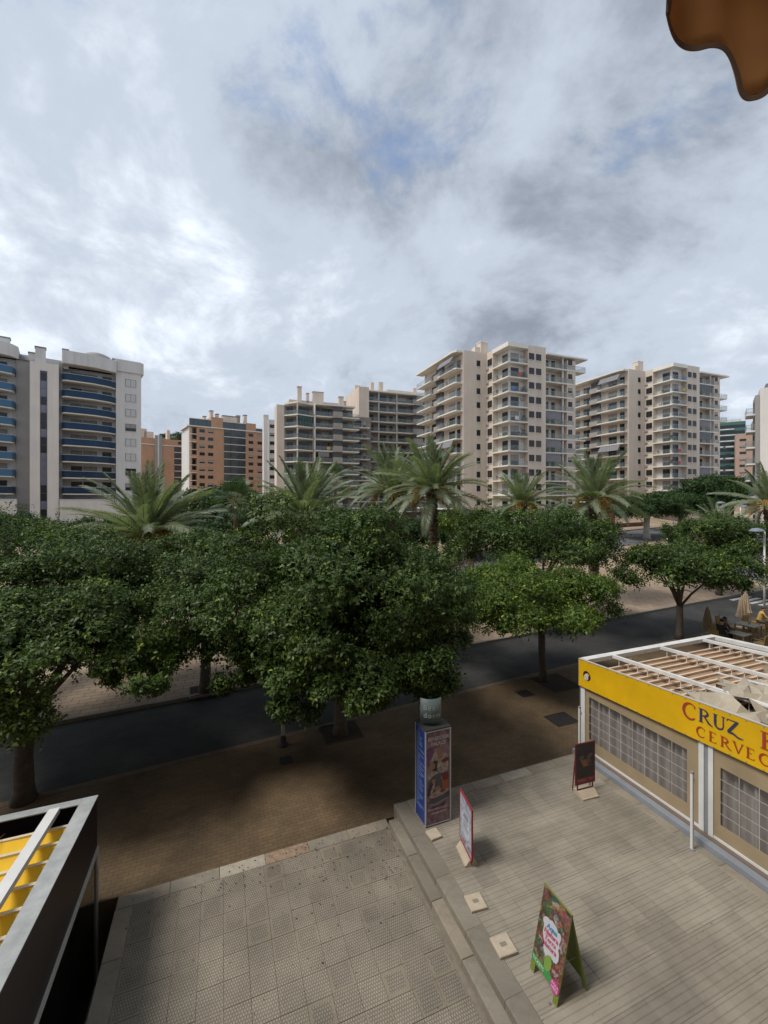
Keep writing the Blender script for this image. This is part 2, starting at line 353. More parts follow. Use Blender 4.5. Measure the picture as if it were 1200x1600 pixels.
# far kerb, stone by stone
kr = thing('kerb', None, None); struct(kr); del_keys = None
kme = MB().box(0.006, 0.994, 0, 0.17, -0.5, -0.205).mesh('kerb_stone', M['kerb'])
for i in range(-24, 60):
    x, y, _ = sw(i, 18.15); inst('kerb_stone', kme, kr, (x, y, random.Random(i).uniform(-0.006, 0.006)), SD)
# drainage strip laid across the street
o = MB(); a_ = sw(29.3, 14.2)
for i in range(9):
    p = sw(29.6 + 0.02 * (i % 3), 14.25 + i * 0.43); q = sw(30.0 + 0.02 * (i % 3), 14.25 + i * 0.43); r = sw(30.0 + 0.02 * (i % 3), 14.63 + i * 0.43); s_ = sw(29.6 + 0.02 * (i % 3), 14.63 + i * 0.43)
    o.prism([p, q, r, s_], -0.40, -0.334)
tag(o.build('drain_channel', M['dark_metal']), 'dark grated drain strip laid across the street beyond the lone slim-trunked tree', 'drain')
# promenade of brown pavers between forecourt and street
pa = fw(-60, -0.34); pb = fw(90, -0.34)
pc = sw(140, 14.1); pd = sw(-80, 14.1)
struct(MB().prism([pa, pb, pc, pd], -2.2, -0.318).build('promenade', M['promenade']))
# edge band where promenade pavers meet the street
eb = thing('edge_band', None, None); struct(eb)
eme = MB().box(0.004, 0.496, -0.22, 0, -0.40, -0.312).mesh('edge_stone', mat('brown_edge_stone', (0.145, 0.105, 0.072), 0.85, 0.2, 3, 0.2, 30, stain=0.25))
for i in range(-36, 76):
    x, y, _ = sw(i * 0.5, 14.1); inst('edge_stone', eme, eb, (x, y, 0), SD)
# crossing road at the right and far road beyond the palms (draped 6 mm above the ground)
def drape(name, pts, w, m, dz, seg=1.5, off=0.0):
    v = []; f = []
    P = []
    for (x0, y0), (x1, y1) in zip(pts, pts[1:]):
        d = math.hypot(x1 - x0, y1 - y0); k = max(1, int(d / seg))
        for i in range(k): P.append((x0 + (x1 - x0) * i / k, y0 + (y1 - y0) * i / k))
    P.append(pts[-1])
    for i, (x, y) in enumerate(P):
        a = P[max(0, i - 1)]; b = P[min(len(P) - 1, i + 1)]; l = math.hypot(b[0] - a[0], b[1] - a[1]); nx, ny = -(b[1] - a[1]) / l, (b[0] - a[0]) / l
        for k in range(9):
            t = (k / 8 - 0.5) * w + off; X = x + nx * t; Y = y + ny * t; v.append((X, Y, ground_z(X, Y) + dz))
    for i in range(len(P) - 1):
        for k in range(8): f.append((i * 9 + k + 1, i * 9 + k, (i + 1) * 9 + k, (i + 1) * 9 + k + 1))
    return MB().add(v, f).build(name, m, smooth=True)
far_line = [(-60, 2), (-10, 36), (14, 52.5), (43.6, 72), (70.9, 90), (130, 129), (220, 190)]
far_line = [(14 - 1.52 * 46, 52.5 - 46), (14, 52.5), (43.6, 72), (70.9, 90), (130, 129), (220, 190)]
far_line = [(-6, 39.5), (14, 52.5), (43.6, 72), (70.9, 90), (130, 129), (220, 190)]
struct(drape('far_road', far_line, 8.5, M['asphalt'], 0.09))
struct(drape('far_footpath', far_line, 4.0, M['sidewalk'], 0.16, off=6.6))
struct(drape('near_footpath', far_line, 3.0, M['sidewalk'], 0.13, off=-6.0))
cross_line = [sw(52, 16.5)[:2], sw(56, 24)[:2], (52, 58), (62, 78), (70, 89)]
struct(drape('crossing_road', cross_line, 9, M['asphalt'], 0.05))
cz = thing('crosswalk', 'white painted crosswalk bars on the road near the cafe parasols', 'crosswalk', (0, 0, 0))
M['road_paint'] = mat('worn_road_paint', (0.52, 0.52, 0.50), 0.8, 0.2, 4, stain=0.4)
for i in range(6):
    b0 = 14.5 + i * 0.6
    MB().prism([sw(38.6, b0), sw(41.4, b0), sw(41.4, b0 + 0.32), sw(38.6, b0 + 0.32)], -0.37, -0.334).build('bar', M['road_paint'], cz)

# ------------------------------------------------------------------ forecourt: lower and upper terrace, steps
terr_lo = thing('lower_terrace', None, None, fw(0, 0), ROT); struct(terr_lo)
terr_up = thing('upper_terrace', None, None, fw(0, 0), ROT); struct(terr_up)
MB().box(-11.77, -6.14, -14, -0.36, -2.2, -0.309).build('bed', M['grout'], terr_lo)
MB().box(-5.93, 0.0, -14, -0.36, -2.2, -0.006).build('bed', M['grout'], terr_up)
struct(MB().prism([fw(-0.0, -0.36), fw(60, -0.36), fw(60, -14), fw(-0.0, -14)], -2.2, -0.01).build('kiosk_ground', M['slab_stone']))
struct(MB().prism([fw(-60, -0.36), fw(-11.80, -0.36), fw(-11.80, -14), fw(-60, -14)], -2.4, -1.95).build('sunken_court', mat('sunken_court_floor', (0.07, 0.06, 0.05), 0.9, 0.2, 2)))
ch = 0.003
def chamfer_tile(s, t, m, name):
    h = s / 2; i = h - ch
    v = [(-h, -h, -t), (h, -h, -t), (h, h, -t), (-h, h, -t), (-h, -h, -ch), (h, -h, -ch), (h, h, -ch), (-h, h, -ch), (-i, -i, 0), (i, -i, 0), (i, i, 0), (-i, i, 0)]
    f = [(8, 9, 10, 11)] + [(4 + k, 4 + (k + 1) % 4, 8 + (k + 1) % 4, 8 + k) for k in range(4)] + [(k, (k + 1) % 4, 4 + (k + 1) % 4, 4 + k) for k in range(4)]
    return MB().add(v, f).mesh(name, m)
tl = chamfer_tile(0.395, 0.045, M['tile_low'], 'paving_tile'); tu = chamfer_tile(0.396, 0.045, M['tile_up'], 'paving_tile')
rt = random.Random(5)
for i in range(13):
    for j in range(15):
        o = inst('paving_tile', tl, terr_lo, (-11.47 + 0.2 + i * 0.4 + 0.01, -0.66 - 0.2 - j * 0.4, -0.300 + rt.uniform(-0.0025, 0.0025)))
        o.rotation_euler = (rt.uniform(-.004, .004), rt.uniform(-.004, .004), 0)
for i in range(13):
    for j in range(20):
        o = inst('paving_tile', tu, terr_up, (-5.60 + 0.2 + i * 0.4 + 0.01, -0.66 - 0.2 - j * 0.4, 0.0 + rt.uniform(-0.0025, 0.0025)))
        o.rotation_euler = (rt.uniform(-.004, .004), rt.uniform(-.004, .004), 0)
def slab(w, l, t, m, name):       # x = w, y = l, chamfered top
    c2 = 0.010
    v = [(0, 0, -t), (w, 0, -t), (w, l, -t), (0, l, -t), (0, 0, -c2), (w, 0, -c2), (w, l, -c2), (0, l, -c2), (c2, c2, 0), (w - c2, c2, 0), (w - c2, l - c2, 0), (c2, l - c2, 0)]
    f = [(8, 9, 10, 11)] + [(4 + k, 4 + (k + 1) % 4, 8 + (k + 1) % 4, 8 + k) for k in range(4)] + [(k, (k + 1) % 4, 4 + (k + 1) % 4, 4 + k) for k in range(4)] + [(3, 2, 1, 0)]
    return MB().add(v, f).mesh(name, m)
stone_tones = [M['slab_stone'], mat('pale_travertine', (0.37, 0.33, 0.265), 0.75, 0.2, 5, 0.25, 60, stain=0.2),
               mat('pink_pitted_stone', (0.30, 0.215, 0.150), 0.78, 0.35, 9, 0.5, 45, stain=0.3), mat('grey_travertine', (0.235, 0.21, 0.165), 0.75, 0.22, 3, 0.25, 45, stain=0.35)]
rt = random.Random(11)
# border stones: left edge of the lower terrace, far edges of both
x = -11.78
pick = [0, 3, 1, 2, 3, 0, 3]
for k in range(6):
    l = 0.92 if k < 5 else 0.98
    inst('border_stone', slab(l, 0.30, 0.30, stone_tones[pick[k]], 'border_stone'), terr_lo, (x + 0.004, -0.655, -0.293)); x += l + 0.008
for k in range(6):
    inst('border_stone', slab(0.305, 0.98, 0.5, stone_tones[rt.choice([0, 0, 3])], 'border_stone'), terr_lo, (-11.78, -1.645 - k * 0.99, -0.293))
x = -5.58
for k in range(6):
    l = 0.90 if k < 5 else 0.85
    inst('border_stone', slab(l, 0.30, 0.34, stone_tones[[3, 3, 0, 1, 0, 0][k]], 'border_stone'), terr_up, (x, -0.655, 0.005)); x += l + 0.008
for k in range(10):
    inst('border_stone', slab(0.235, 0.92, 0.2, stone_tones[rt.choice([0, 3, 0])], 'border_stone'), terr_up, (-0.44, -0.66 - 0.93 * (k + 1), 0.006))
for k in range(9):                                   # two stone steps between the terraces
    l = 1.08
    inst('step_slab', slab(0.345, l, 0.15, [M['step_stone'], stone_tones[3]][k % 3 == 2], 'step_slab'), terr_up, (-5.94, -0.36 - 1.09 * (k + 1), 0.004))
    inst('step_slab', slab(0.30, l, 0.15, [stone_tones[3], M['step_stone'], stone_tones[0]][k % 3], 'step_slab'), terr_up, (-6.17, -0.36 - 1.09 * (k + 1) - 0.25, -0.146))
MB().box(-5.925, -5.7, -12, -0.36, -0.34, -0.15).build('riser', M['step_stone'], terr_up)

# loose pale slabs on the upper terrace
def pale(a_px, yaw, label, plate, size=0.30):
    t = thing('pale_slab', label, 'slab', (a_px[0], a_px[1], 0.004), ROT + yaw, 'pale concrete slabs along the step')
    inst('block', slab(size, size, 0.045, M['pale_slab'], 'block'), t, (-size / 2, -size / 2, 0.05))
    if plate: MB().box(-0.055, 0.055, -0.03, 0.035, 0.049, 0.054).build('plate', mat('worn_grey_plate', (0.22, 0.19, 0.15), 0.7, 0.2, 20), t)
pale((1.11, 9.42), R(4), 'small pale square slab at the foot of the blue and purple advertising pillar', False, 0.27)
pale((1.70, 7.83), R(-6), 'pale square slab with grey plate on the terrace, the one farther from the green board', True, 0.32)
pale((2.00, 7.07), R(-4), 'pale square slab with grey plate beside the step, nearest the green board', True, 0.33)

# iron covers and tree pits in the promenade
def cover(px, py, w, d, label, name='drain_cover', m='dark_metal', yaw=ROT):
    Y = 660 * 7.8 / (py - 780); X = (px - 600) / 660 * Y
    t = thing(name, label, 'drain cover' if name == 'drain_cover' else 'tree pit', (X, Y, -0.318), yaw)
    fr = MB(); 
    for a, b, c2, d2 in ((-w/2, w/2, -d/2, -d/2 + .03), (-w/2, w/2, d/2 - .03, d/2), (-w/2, -w/2 + .03, -d/2 + .03, d/2 - .03), (w/2 - .03, w/2, -d/2 + .03, d/2 - .03)): fr.box(a, b, c2, d2, 0, 0.014)
    fr.build('frame', M['pit_edge'] if name == 'tree_pit' else M['dark_metal'], t)
    ins = MB()
    if name == 'tree_pit':
        ins.box(-w/2 + .031, w/2 - .031, -d/2 + .031, d/2 - .031, 0, 0.006).build('soil', M['soil'], t)
    else:
        ins.box(-w/2 + .031, w/2 - .031, -d/2 + .031, d/2 - .031, 0, 0.005)
        k = -w/2 + .06
        while k < w/2 - .06: ins.box(k, k + .03, -d/2 + .04, d/2 - .04, 0.005, 0.012); k += .07
        ins.build('grate', M['dark_metal'], t)
cover(447, 1187, 0.35, 0.35, 'small dark square drain cover in front of the lamp post base')
cover(820, 1083, 0.55, 0.5, 'small dark square drain cover left of the slim tree by the yellow kiosk')
cover(877, 1123, 0.95, 0.75, 'large dark drain cover beside the yellow kiosk corner')

# fallen leaves blown against the far edge of the lower terrace
gl = np.random.default_rng(4); n = 230
la = -6.2 - np.abs(gl.normal(0, 2.2, n)).clip(0, 5.3); lb2 = -0.45 - np.abs(gl.normal(0, 1.0, n)) * np.where(la > -8.6, 0.9, 0.45); th = gl.uniform(0, 6.28, n); sz = gl.uniform(.010, .026, n)
qv = []
for a_, b_, t_, s_ in zip(la, lb2, th, sz):
    x, y, _ = fw(a_, b_); c_, d_ = math.cos(t_) * s_, math.sin(t_) * s_
    z_ = -0.284; qv.append([(x - c_, y - d_, z_), (x + d_ * .5, y - c_ * .5, z_ + .006), (x + c_, y + d_, z_ + .002), (x - d_ * .5, y + c_ * .5, z_ + .005)])
# ------------------------------------------------------------------ foliage
def unit(a): return a / np.maximum(np.linalg.norm(a, axis=1, keepdims=True), 1e-9)
def quads_mesh(name, V, m, fresh=None):
    """V: (n,4,3) leaf quads -> one mesh"""
    n = len(V); me = bpy.data.meshes.new(name)
    me.vertices.add(n * 4); me.vertices.foreach_set('co', V.reshape(-1).astype(np.float32))
    me.loops.add(n * 4); me.loops.foreach_set('vertex_index', np.arange(n * 4, dtype=np.int32))
    me.polygons.add(n); me.polygons.foreach_set('loop_start', np.arange(0, n * 4, 4, dtype=np.int32)); me.polygons.foreach_set('loop_total', np.full(n, 4, dtype=np.int32))
    me.materials.append(m); me.update(calc_edges=True)
    if fresh is not None: me.attributes.new('fresh', 'FLOAT', 'FACE').data.foreach_set('value', fresh.astype(np.float32))
    return me
FRESH = []
def crown_quads(c, Rr, seed, ncl, nsp, k, leaf, low=-0.5, drop=0.0):
    g = np.random.default_rng(seed); c = np.array(c, float); Rr = np.array(Rr, float); Rm = Rr.mean()
    Rr = Rr - 0.17 * Rm * np.array([1, 1, 0.8])
    if ncl > 30: ncl = int(ncl * 0.58); nsp = int(nsp * 1.75); big = 1.32
    else: big = 1.0
    d = unit(g.normal(size=(ncl * 5, 3))); d = d[d[:, 2] > low][:ncl]; ncl = len(d)
    th = np.arctan2(d[:, 1], d[:, 0])
    ph = g.uniform(0, 6.28, 4)
    lob = 1 + 0.13 * np.sin(3 * th + ph[0]) + 0.08 * np.sin(5 * th + ph[1]) + 0.13 * np.sin(4 * d[:, 2] * 2 + ph[2] + 2 * th)
    rf = np.where(g.random(ncl) < 0.22, g.uniform(0.15, 0.6, ncl), g.uniform(0.45, 1.0, ncl) ** 0.42) * lob
    cc = c + d * Rr * rf[:, None]
    if drop: cc[:, 2] -= drop * np.clip(np.hypot(d[:, 0], d[:, 1]) - 0.6, 0, 1) * g.uniform(0, 2.5, ncl)
    cr = g.uniform(0.17, 0.40, ncl) * Rm * 0.58 * big
    i = np.repeat(np.arange(ncl), nsp); n = len(i)
    ds = unit(g.normal(size=(n, 3)) + d[i] * 0.8 + np.array([0, 0, 0.45]))
    pos = cc[i] + ds * (cr[i] * g.uniform(0.1, 1, n) ** 0.36)[:, None] * np.array([1.18, 1.18, 0.66])
    shoot = np.where(g.random(n) < 0.07, g.uniform(0.1, 0.4, n) * Rm * 0.32, 0.0); pos = pos + unit(ds + d[i] * 0.5) * shoot[:, None]      # long young shoots break the outline
    ax = unit(ds * 0.7 + g.normal(size=(n, 3)) * 0.40 + d[i] * 0.4 + np.array([0, 0, 0.05]) - np.array([0, 0, 0.9]) * np.clip(0.15 - d[i][:, 2:3], 0, 0.5))
    sl = leaf * 2.2 * g.uniform(0.7, 1.4, n)
    j = np.repeat(np.arange(n), k); t = np.tile((np.arange(k) + 0.6) / k, n); ang = np.tile(np.arange(k) * 2.4, n) + np.repeat(g.uniform(0, 6.28, n), k)
    a = ax[j]; e1 = unit(np.cross(a, g.normal(size=(n, 3))[j])); e2 = np.cross(a, e1)
    sd = e1 * np.cos(ang)[:, None] + e2 * np.sin(ang)[:, None]
    P = pos[j] + a * (t * sl[j])[:, None]
    m_ = len(j)
    ld = unit(a * 0.5 + sd * 0.85 + g.normal(size=(m_, 3)) * 0.25 - np.array([0, 0, 0.15]))
    nrm = unit(ds[j] * 0.7 + np.array([0, 0, 0.6]) + g.normal(size=(m_, 3)) * 0.33)
    wd = unit(np.cross(ld, nrm)); nn = np.cross(wd, ld)
    Lf = leaf * g.uniform(0.5, 1.4, m_)[:, None]
    v0 = P; v2 = P + ld * Lf - nn * Lf * 0.10
    v1 = P + ld * Lf * 0.48 + wd * Lf * 0.25 + nn * Lf * 0.07; v3 = P + ld * Lf * 0.48 - wd * Lf * 0.25 + nn * Lf * 0.07
    fr_c = g.random(ncl) ** 2.2 * 0.22; fr_s = np.where(g.random(n) < 0.16, g.uniform(0.15, 0.5, n), 0.0) * (ds[:, 2] > -0.1)
    FRESH.append((fr_c[i] + fr_s)[j] * (0.55 + 0.45 * t))
    return np.stack([v0, v1, v2, v3], 1), cc
def crown_object(parent, quads, m):
    o = inst('crown', quads_mesh('crown', quads, m, np.concatenate(FRESH)), parent); FRESH.clear(); o['kind'] = 'stuff'; return o
def woody(parent, base_r, fork_z, targets, seed, m, lean=(0, 0)):
    g = random.Random(seed)
    f = Vector((lean[0], lean[1], fork_z))
    prof = [Vector((0, 0, -0.05)), Vector((lean[0] * .15, lean[1] * .15, fork_z * .18)), Vector((lean[0] * .5 + g.uniform(-.05, .05), lean[1] * .5, fork_z * .55)), f]
    tr = MB().tube(prof, [base_r * 1.45, base_r * 1.08, base_r * .95, base_r * .98], 12)
    tr.build('trunk', m, parent, smooth=True)
    for i, (t, r) in enumerate(targets):
        t = Vector(t); mid = f.lerp(t, 0.5) + Vector((g.uniform(-.25, .25), g.uniform(-.25, .25), g.uniform(-.1, .35)))
        b = MB().tube([f - Vector((0, 0, .12)), f.lerp(mid, .5) + Vector((0, 0, .05)), mid, t], [r, r * .85, r * .65, r * .25], 8)
        for q in range(3):
            s = mid.lerp(t, g.uniform(0.05, .6)); e_ = s + Vector((g.uniform(-1, 1), g.uniform(-1, 1), g.uniform(.0, .9))) * 0.9
            b.tube([s, s.lerp(e_, .5) + Vector((0, 0, .1)), e_], [r * .42, r * .3, r * .1], 6)
        b.build('branch', m, parent, smooth=True)
def ficus(label, base, cc, Rr, seed, ncl, nsp, leaf=0.12, k=6, fork=1.7, br=0.17, m='leaf', group=None, bark='bark', extra=(), low=-0.5, drop=0.0):
    t = thing('ficus_tree', label, 'tree', base, 0, group)
    rel = (cc[0] - base[0], cc[1] - base[1], cc[2] - base[2])
    Q, cl = crown_quads(rel, Rr, seed, ncl, nsp, k, leaf, low, drop)
    for i, (ec, er, en) in enumerate(extra):
        q2, _ = crown_quads((ec[0] - base[0], ec[1] - base[1], ec[2] - base[2]), er, seed + 50 + i, en, nsp, k, leaf, -0.8)
        Q = np.concatenate([Q, q2])
    crown_object(t, Q, M[m])
    g = np.random.default_rng(seed + 7); pick = g.choice(len(cl), 7, replace=False)
    tg = [(tuple(np.array(rel) + (cl[p] - np.array(rel)) * 0.8), br * g.uniform(.38, .6)) for p in pick]
    tg = [(q, r) for q, r in tg if q[2] > fork + 0.3] or tg
    woody(t, br, fork, tg, seed, M[bark], lean=(rel[0] * .12, rel[1] * .12))
    return t
zt = -0.322
ficus('large dense dark green tree in the middle, overhanging the advertising pillar', (-1.45, 14.1, zt), (-1.4, 13.2, 4.4), (3.75, 3.5, 2.8), 3, 225, 118, 0.105, 7, fork=1.9, br=0.2, group='street trees',
      extra=(((0.75, 10.6, 3.15), (1.15, 0.8, 0.55), 12), ((1.5, 12.2, 3.6), (1.0, 0.9, 0.9), 10), ((-1.0, 10.1, 2.9), (1.7, 0.7, 0.7), 16), ((-2.6, 10.6, 2.7), (0.6, 0.5, 0.8), 7), ((-4.2, 12.0, 3.0), (0.9, 0.8, 0.9), 9), ((0.6, 11.2, 3.0), (1.3, 1.0, 0.9), 16), ((-0.2, 12.6, 3.2), (1.8, 1.2, 1.0), 20), ((-3.4, 11.4, 3.1), (1.1, 0.9, 1.0), 12)), drop=0.35, low=-0.75)
ficus('low spreading tree at the left edge, thick trunk near the dark kiosk roof', (-9.35, 10.95, zt), (-8.9, 11.0, 3.45), (3.2, 2.7, 1.55), 8, 140, 100, 0.105, 7, fork=2.0, br=0.21, group='street trees',
      extra=(((-6.1, 10.7, 3.5), (1.0, 0.9, 0.7), 12),), m='leaf', drop=0.2)
ficus('leafy tree at far left whose trunk stands outside the picture', (-14.6, 13.7, -0.21), (-12.9, 15.2, 4.3), (4.5, 3.8, 2.4), 12, 165, 90, 0.11, 6, fork=2.2, br=0.24, group='street trees')
ficus('forked tree standing in a pit on the far pavement left of the middle tree', (-7.2, 17.0, -0.212), (-6.7, 16.7, 4.05), (3.8, 3.3, 2.1), 17, 160, 90, 0.108, 6, fork=2.0, br=0.20, m='leaf', group='street trees',
      drop=0.2, low=-0.4)
ficus('bright green rounded tree with slim trunk, left of the yellow kiosk corner', (6.9, 18.25, zt), (6.1, 18.0, 3.2), (3.35, 3.1, 1.55), 21, 165, 90, 0.11, 6, fork=1.9, br=0.15, m='leaf_fresh', group='street trees', low=-0.35)
ficus('flat topped tree with slim trunk behind the yellow kiosk roof', (16.5, 23.6, zt), (16.6, 23.6, 3.5), (3.4, 3.1, 1.45), 26, 105, 60, 0.14, 6, fork=1.9, br=0.17, m='leaf', group='street trees', low=-0.35)
ficus('tall dark green tree right behind the bright rounded tree', (9.6, 25.4, -0.212), (9.4, 25.8, 4.7), (5.1, 4.0, 2.3), 31, 150, 60, 0.15, 6, fork=2.5, br=0.2, group='street trees')
ficus('tree half hidden behind the large middle tree on the far pavement', (1.2, 21.4, -0.212), (0.0, 22.0, 3.6), (3.6, 3.5, 2.1), 36, 120, 55, 0.15, 6, fork=2.1, br=0.2, group='street trees')
ficus('rounded tree between the slim tree and the right lamp post', (27.0, 34.0, -0.212), (27.0, 34.0, 4.1), (4.2, 3.7, 2.0), 41, 85, 55, 0.16, 6, fork=2.0, br=0.18, group='street trees', low=-0.35)
ficus('small pale green dome of a tree beyond the palms at centre right', (8.6, 41, ground_z(8.6, 41)), (8.6, 41, 4.9), (3.4, 3.0, 1.5), 46, 60, 45, 0.19, 6, fork=2.0, br=0.16, m='leaf_fresh', group='park trees', low=-0.3)
ficus('big dark umbrella shaped tree with white trunk across the far road', (42.3, 68, ground_z(42.3, 68)), (42.3, 68, 5.9), (5.6, 4.8, 2.4), 51, 110, 50, 0.30, 6, fork=3.4, br=0.45, m='leaf_far', bark='palebark', group='park trees', low=-0.25)
ficus('dark umbrella tree right of the white trunked one across the far road', (54.0, 77, ground_z(54, 77)), (54.0, 77, 5.9), (6.0, 5.0, 2.4), 56, 100, 45, 0.32, 6, fork=3.4, br=0.38, m='leaf_far', group='park trees', low=-0.25)
ficus('tall loose tree beside the lowest balconies of the right tower', (80, 97, ground_z(80, 97)), (79, 97, 8.2), (7.0, 6.0, 4.2), 61, 130, 45, 0.40, 6, fork=4.0, br=0.4, m='leaf_far', group='park trees')
# park trees behind the palms: copies of one tree with their own size and turn
bt = thing('park_tree', 'x', 'tree', (0, 0, 0), 0, 'park trees')
Q, cl = crown_quads((0, 0, 4.2), (3.6, 3.6, 2.4), 71, 90, 50, 6, 0.24, -0.6)
crown_object(bt, Q, M['leaf_far']); woody(bt, 0.22, 1.8, [((1.2, .3, 4.2), .1), ((-1.1, .5, 4.4), .1), ((.1, -1.2, 4.3), .09), ((.2, .9, 4.9), .09)], 71, M['bark'])
bgt = [(-17.5, 38, 1.0, 'bushy tree between the leftmost palm and the orange block'), (-12.0, 46, 1.3, 'round tree in front of the orange block base'),
       (-6.5, 43, .9, 'tree just behind the second date palm'), (-1.5, 47, .9, 'tree behind the twin palms, left of their trunks'), (3.6, 49, .9, 'dark tree right behind the tall centre palm'),
       (9.5, 53, .95, 'dark tree in front of the cream tower base, left'), (15.8, 55, .95, 'dark tree in front of the cream tower base, right'), (21.5, 52, .85, 'tree behind the rightmost mid palm'),
       (-27.0, 40, 1.0, 'tree in front of the blue balcony block podium'), (-38.0, 43, 1.0, 'leftmost tree below the blue balcony block'), (27.5, 62, 0.9, 'small tree by the red brick wall'),
       (62.5, 82, 1.5, 'broad tree behind the far lamp posts'), (-21.5, 55, 1.5, 'tall tree behind the leftmost palm')]
for i, (x, y, s, lb) in enumerate(bgt):
    o = bt if i == 0 else copy_tree(bt)
    o.location = (x, y, ground_z(x, y)); o.rotation_euler = (0, 0, i * 1.3); o.scale = (s, s, s * (0.92 + 0.05 * (i % 4))); o['label'] = lb
for px, py, w, d, lb in ((533, 1143, 1.3, 1.15, 'dark earth pit round the trunk of the large middle tree'), (868, 1066, 1.5, 1.5, 'dark earth pit round the slim trunk of the bright tree')):
    cover(px, py, w, d, lb, 'tree_pit')
t = thing('tree_pit', 'dark earth pit round the forked tree on the far pavement', 'tree pit', (-7.1, 17.15, -0.212), SD)
fr = MB(); w = 1.5; d = 1.1
for a, b, c2, d2 in ((-w/2, w/2, -d/2, -d/2 + .05), (-w/2, w/2, d/2 - .05, d/2), (-w/2, -w/2 + .05, -d/2 + .05, d/2 - .05), (w/2 - .05, w/2, -d/2 + .05, d/2 - .05)): fr.box(a, b, c2, d2, 0, 0.016)
fr.build('frame', M['kerb'], t); MB().box(-w/2 + .051, w/2 - .051, -d/2 + .051, d/2 - .051, 0, 0.007).build('soil', M['soil'], t)

# ------------------------------------------------------------------ palms
def frond_mesh(name, Lf, bend, nl, m, seed, leaflet=0.42):
    """one feather leaf: rachis along +x that bends down, two ranks of leaflets; one mesh"""
    g = np.random.default_rng(seed)
    t = np.linspace(0, 1, 13); a = -bend * (t ** 1.5)
    x = np.concatenate([[0], np.cumsum(np.cos((a[1:] + a[:-1]) / 2) * Lf / 12)]); z = np.concatenate([[0], np.cumsum(np.sin((a[1:] + a[:-1]) / 2) * Lf / 12)])
    mb = MB(); mb.tube([(x[i], 0, z[i]) for i in range(13)], [0.035 * (1 - .85 * tt) + .004 for tt in t], 5, 1)
    for sgn in (-1, 1):
        for i in range(nl):
            u = 0.14 + 0.86 * (i + g.uniform(0, .6)) / nl; px_ = np.interp(u, t, x); pz = np.interp(u, t, z); aa = np.interp(u, t, a)
            ln = leaflet * (0.55 + 0.9 * math.sin(math.pi * min(1, u * 0.92 + 0.06)) ** 0.7) * (1.0 - 0.35 * u) * g.uniform(.85, 1.1)
            fwd = 0.75 + 0.6 * u; vee = 0.55 - 0.45 * u + g.uniform(-.12, .12)
            d = Vector((math.cos(aa) * fwd - math.sin(aa) * vee, sgn * 1.0, math.sin(aa) * fwd + math.cos(aa) * vee)).normalized()
            w = Vector((math.cos(aa), 0, math.sin(aa))) * 0.019
            p = Vector((px_, 0, pz)); e_ = p + d * ln - Vector((0, 0, 0.26 * ln)); mid = p + d * ln * .55
            mb.add([p - w, p + w, mid + w * 1.1, e_, mid - w * .9], [(0, 1, 2, 3, 4)])
    return mb.mesh(name, [m, M['rachis']])
FR = [frond_mesh('frond', 1.0 * L_, b, n, M['frond'], 100 + i, lf) for i, (L_, b, n, lf) in enumerate([(3.3, 0.35, 62, .50), (3.5, 0.65, 62, .54), (3.5, 0.95, 62, .54), (3.2, 1.2, 58, .50)])]
FRo = frond_mesh('frond', 2.9, 1.5, 36, M['frond_old'], 120, .42)
def date_mesh(seed):
    g = random.Random(seed); mb = MB()
    for k in range(26):
        az = g.uniform(-.55, .55); ln = g.uniform(.5, .95); dr = g.uniform(.35, 1.0)
        p1 = (0.45 * math.cos(az), 0.45 * math.sin(az) * .6, 0.30); p2 = (p1[0] + ln * .55 * math.cos(az), p1[1] + ln * .6 * math.sin(az), p1[2] - ln * dr * .55); p3 = (p2[0] + .12, p2[1] + g.uniform(-.08, .08), p2[2] - ln * .5)
        mb.tube([(0, 0, 0), p1, p2, p3], [.018, .014, .012, .007], 4)
        for q in range(4):
            u = g.uniform(0.2, 1); c_ = Vector(p2).lerp(Vector(p3), u); mb.box(c_.x - .022, c_.x + .022, c_.y - .022, c_.y + .022, c_.z - .03, c_.z + .03)
    return mb.mesh('date_cluster', M['dates'])
DM = [date_mesh(1), date_mesh(2)]
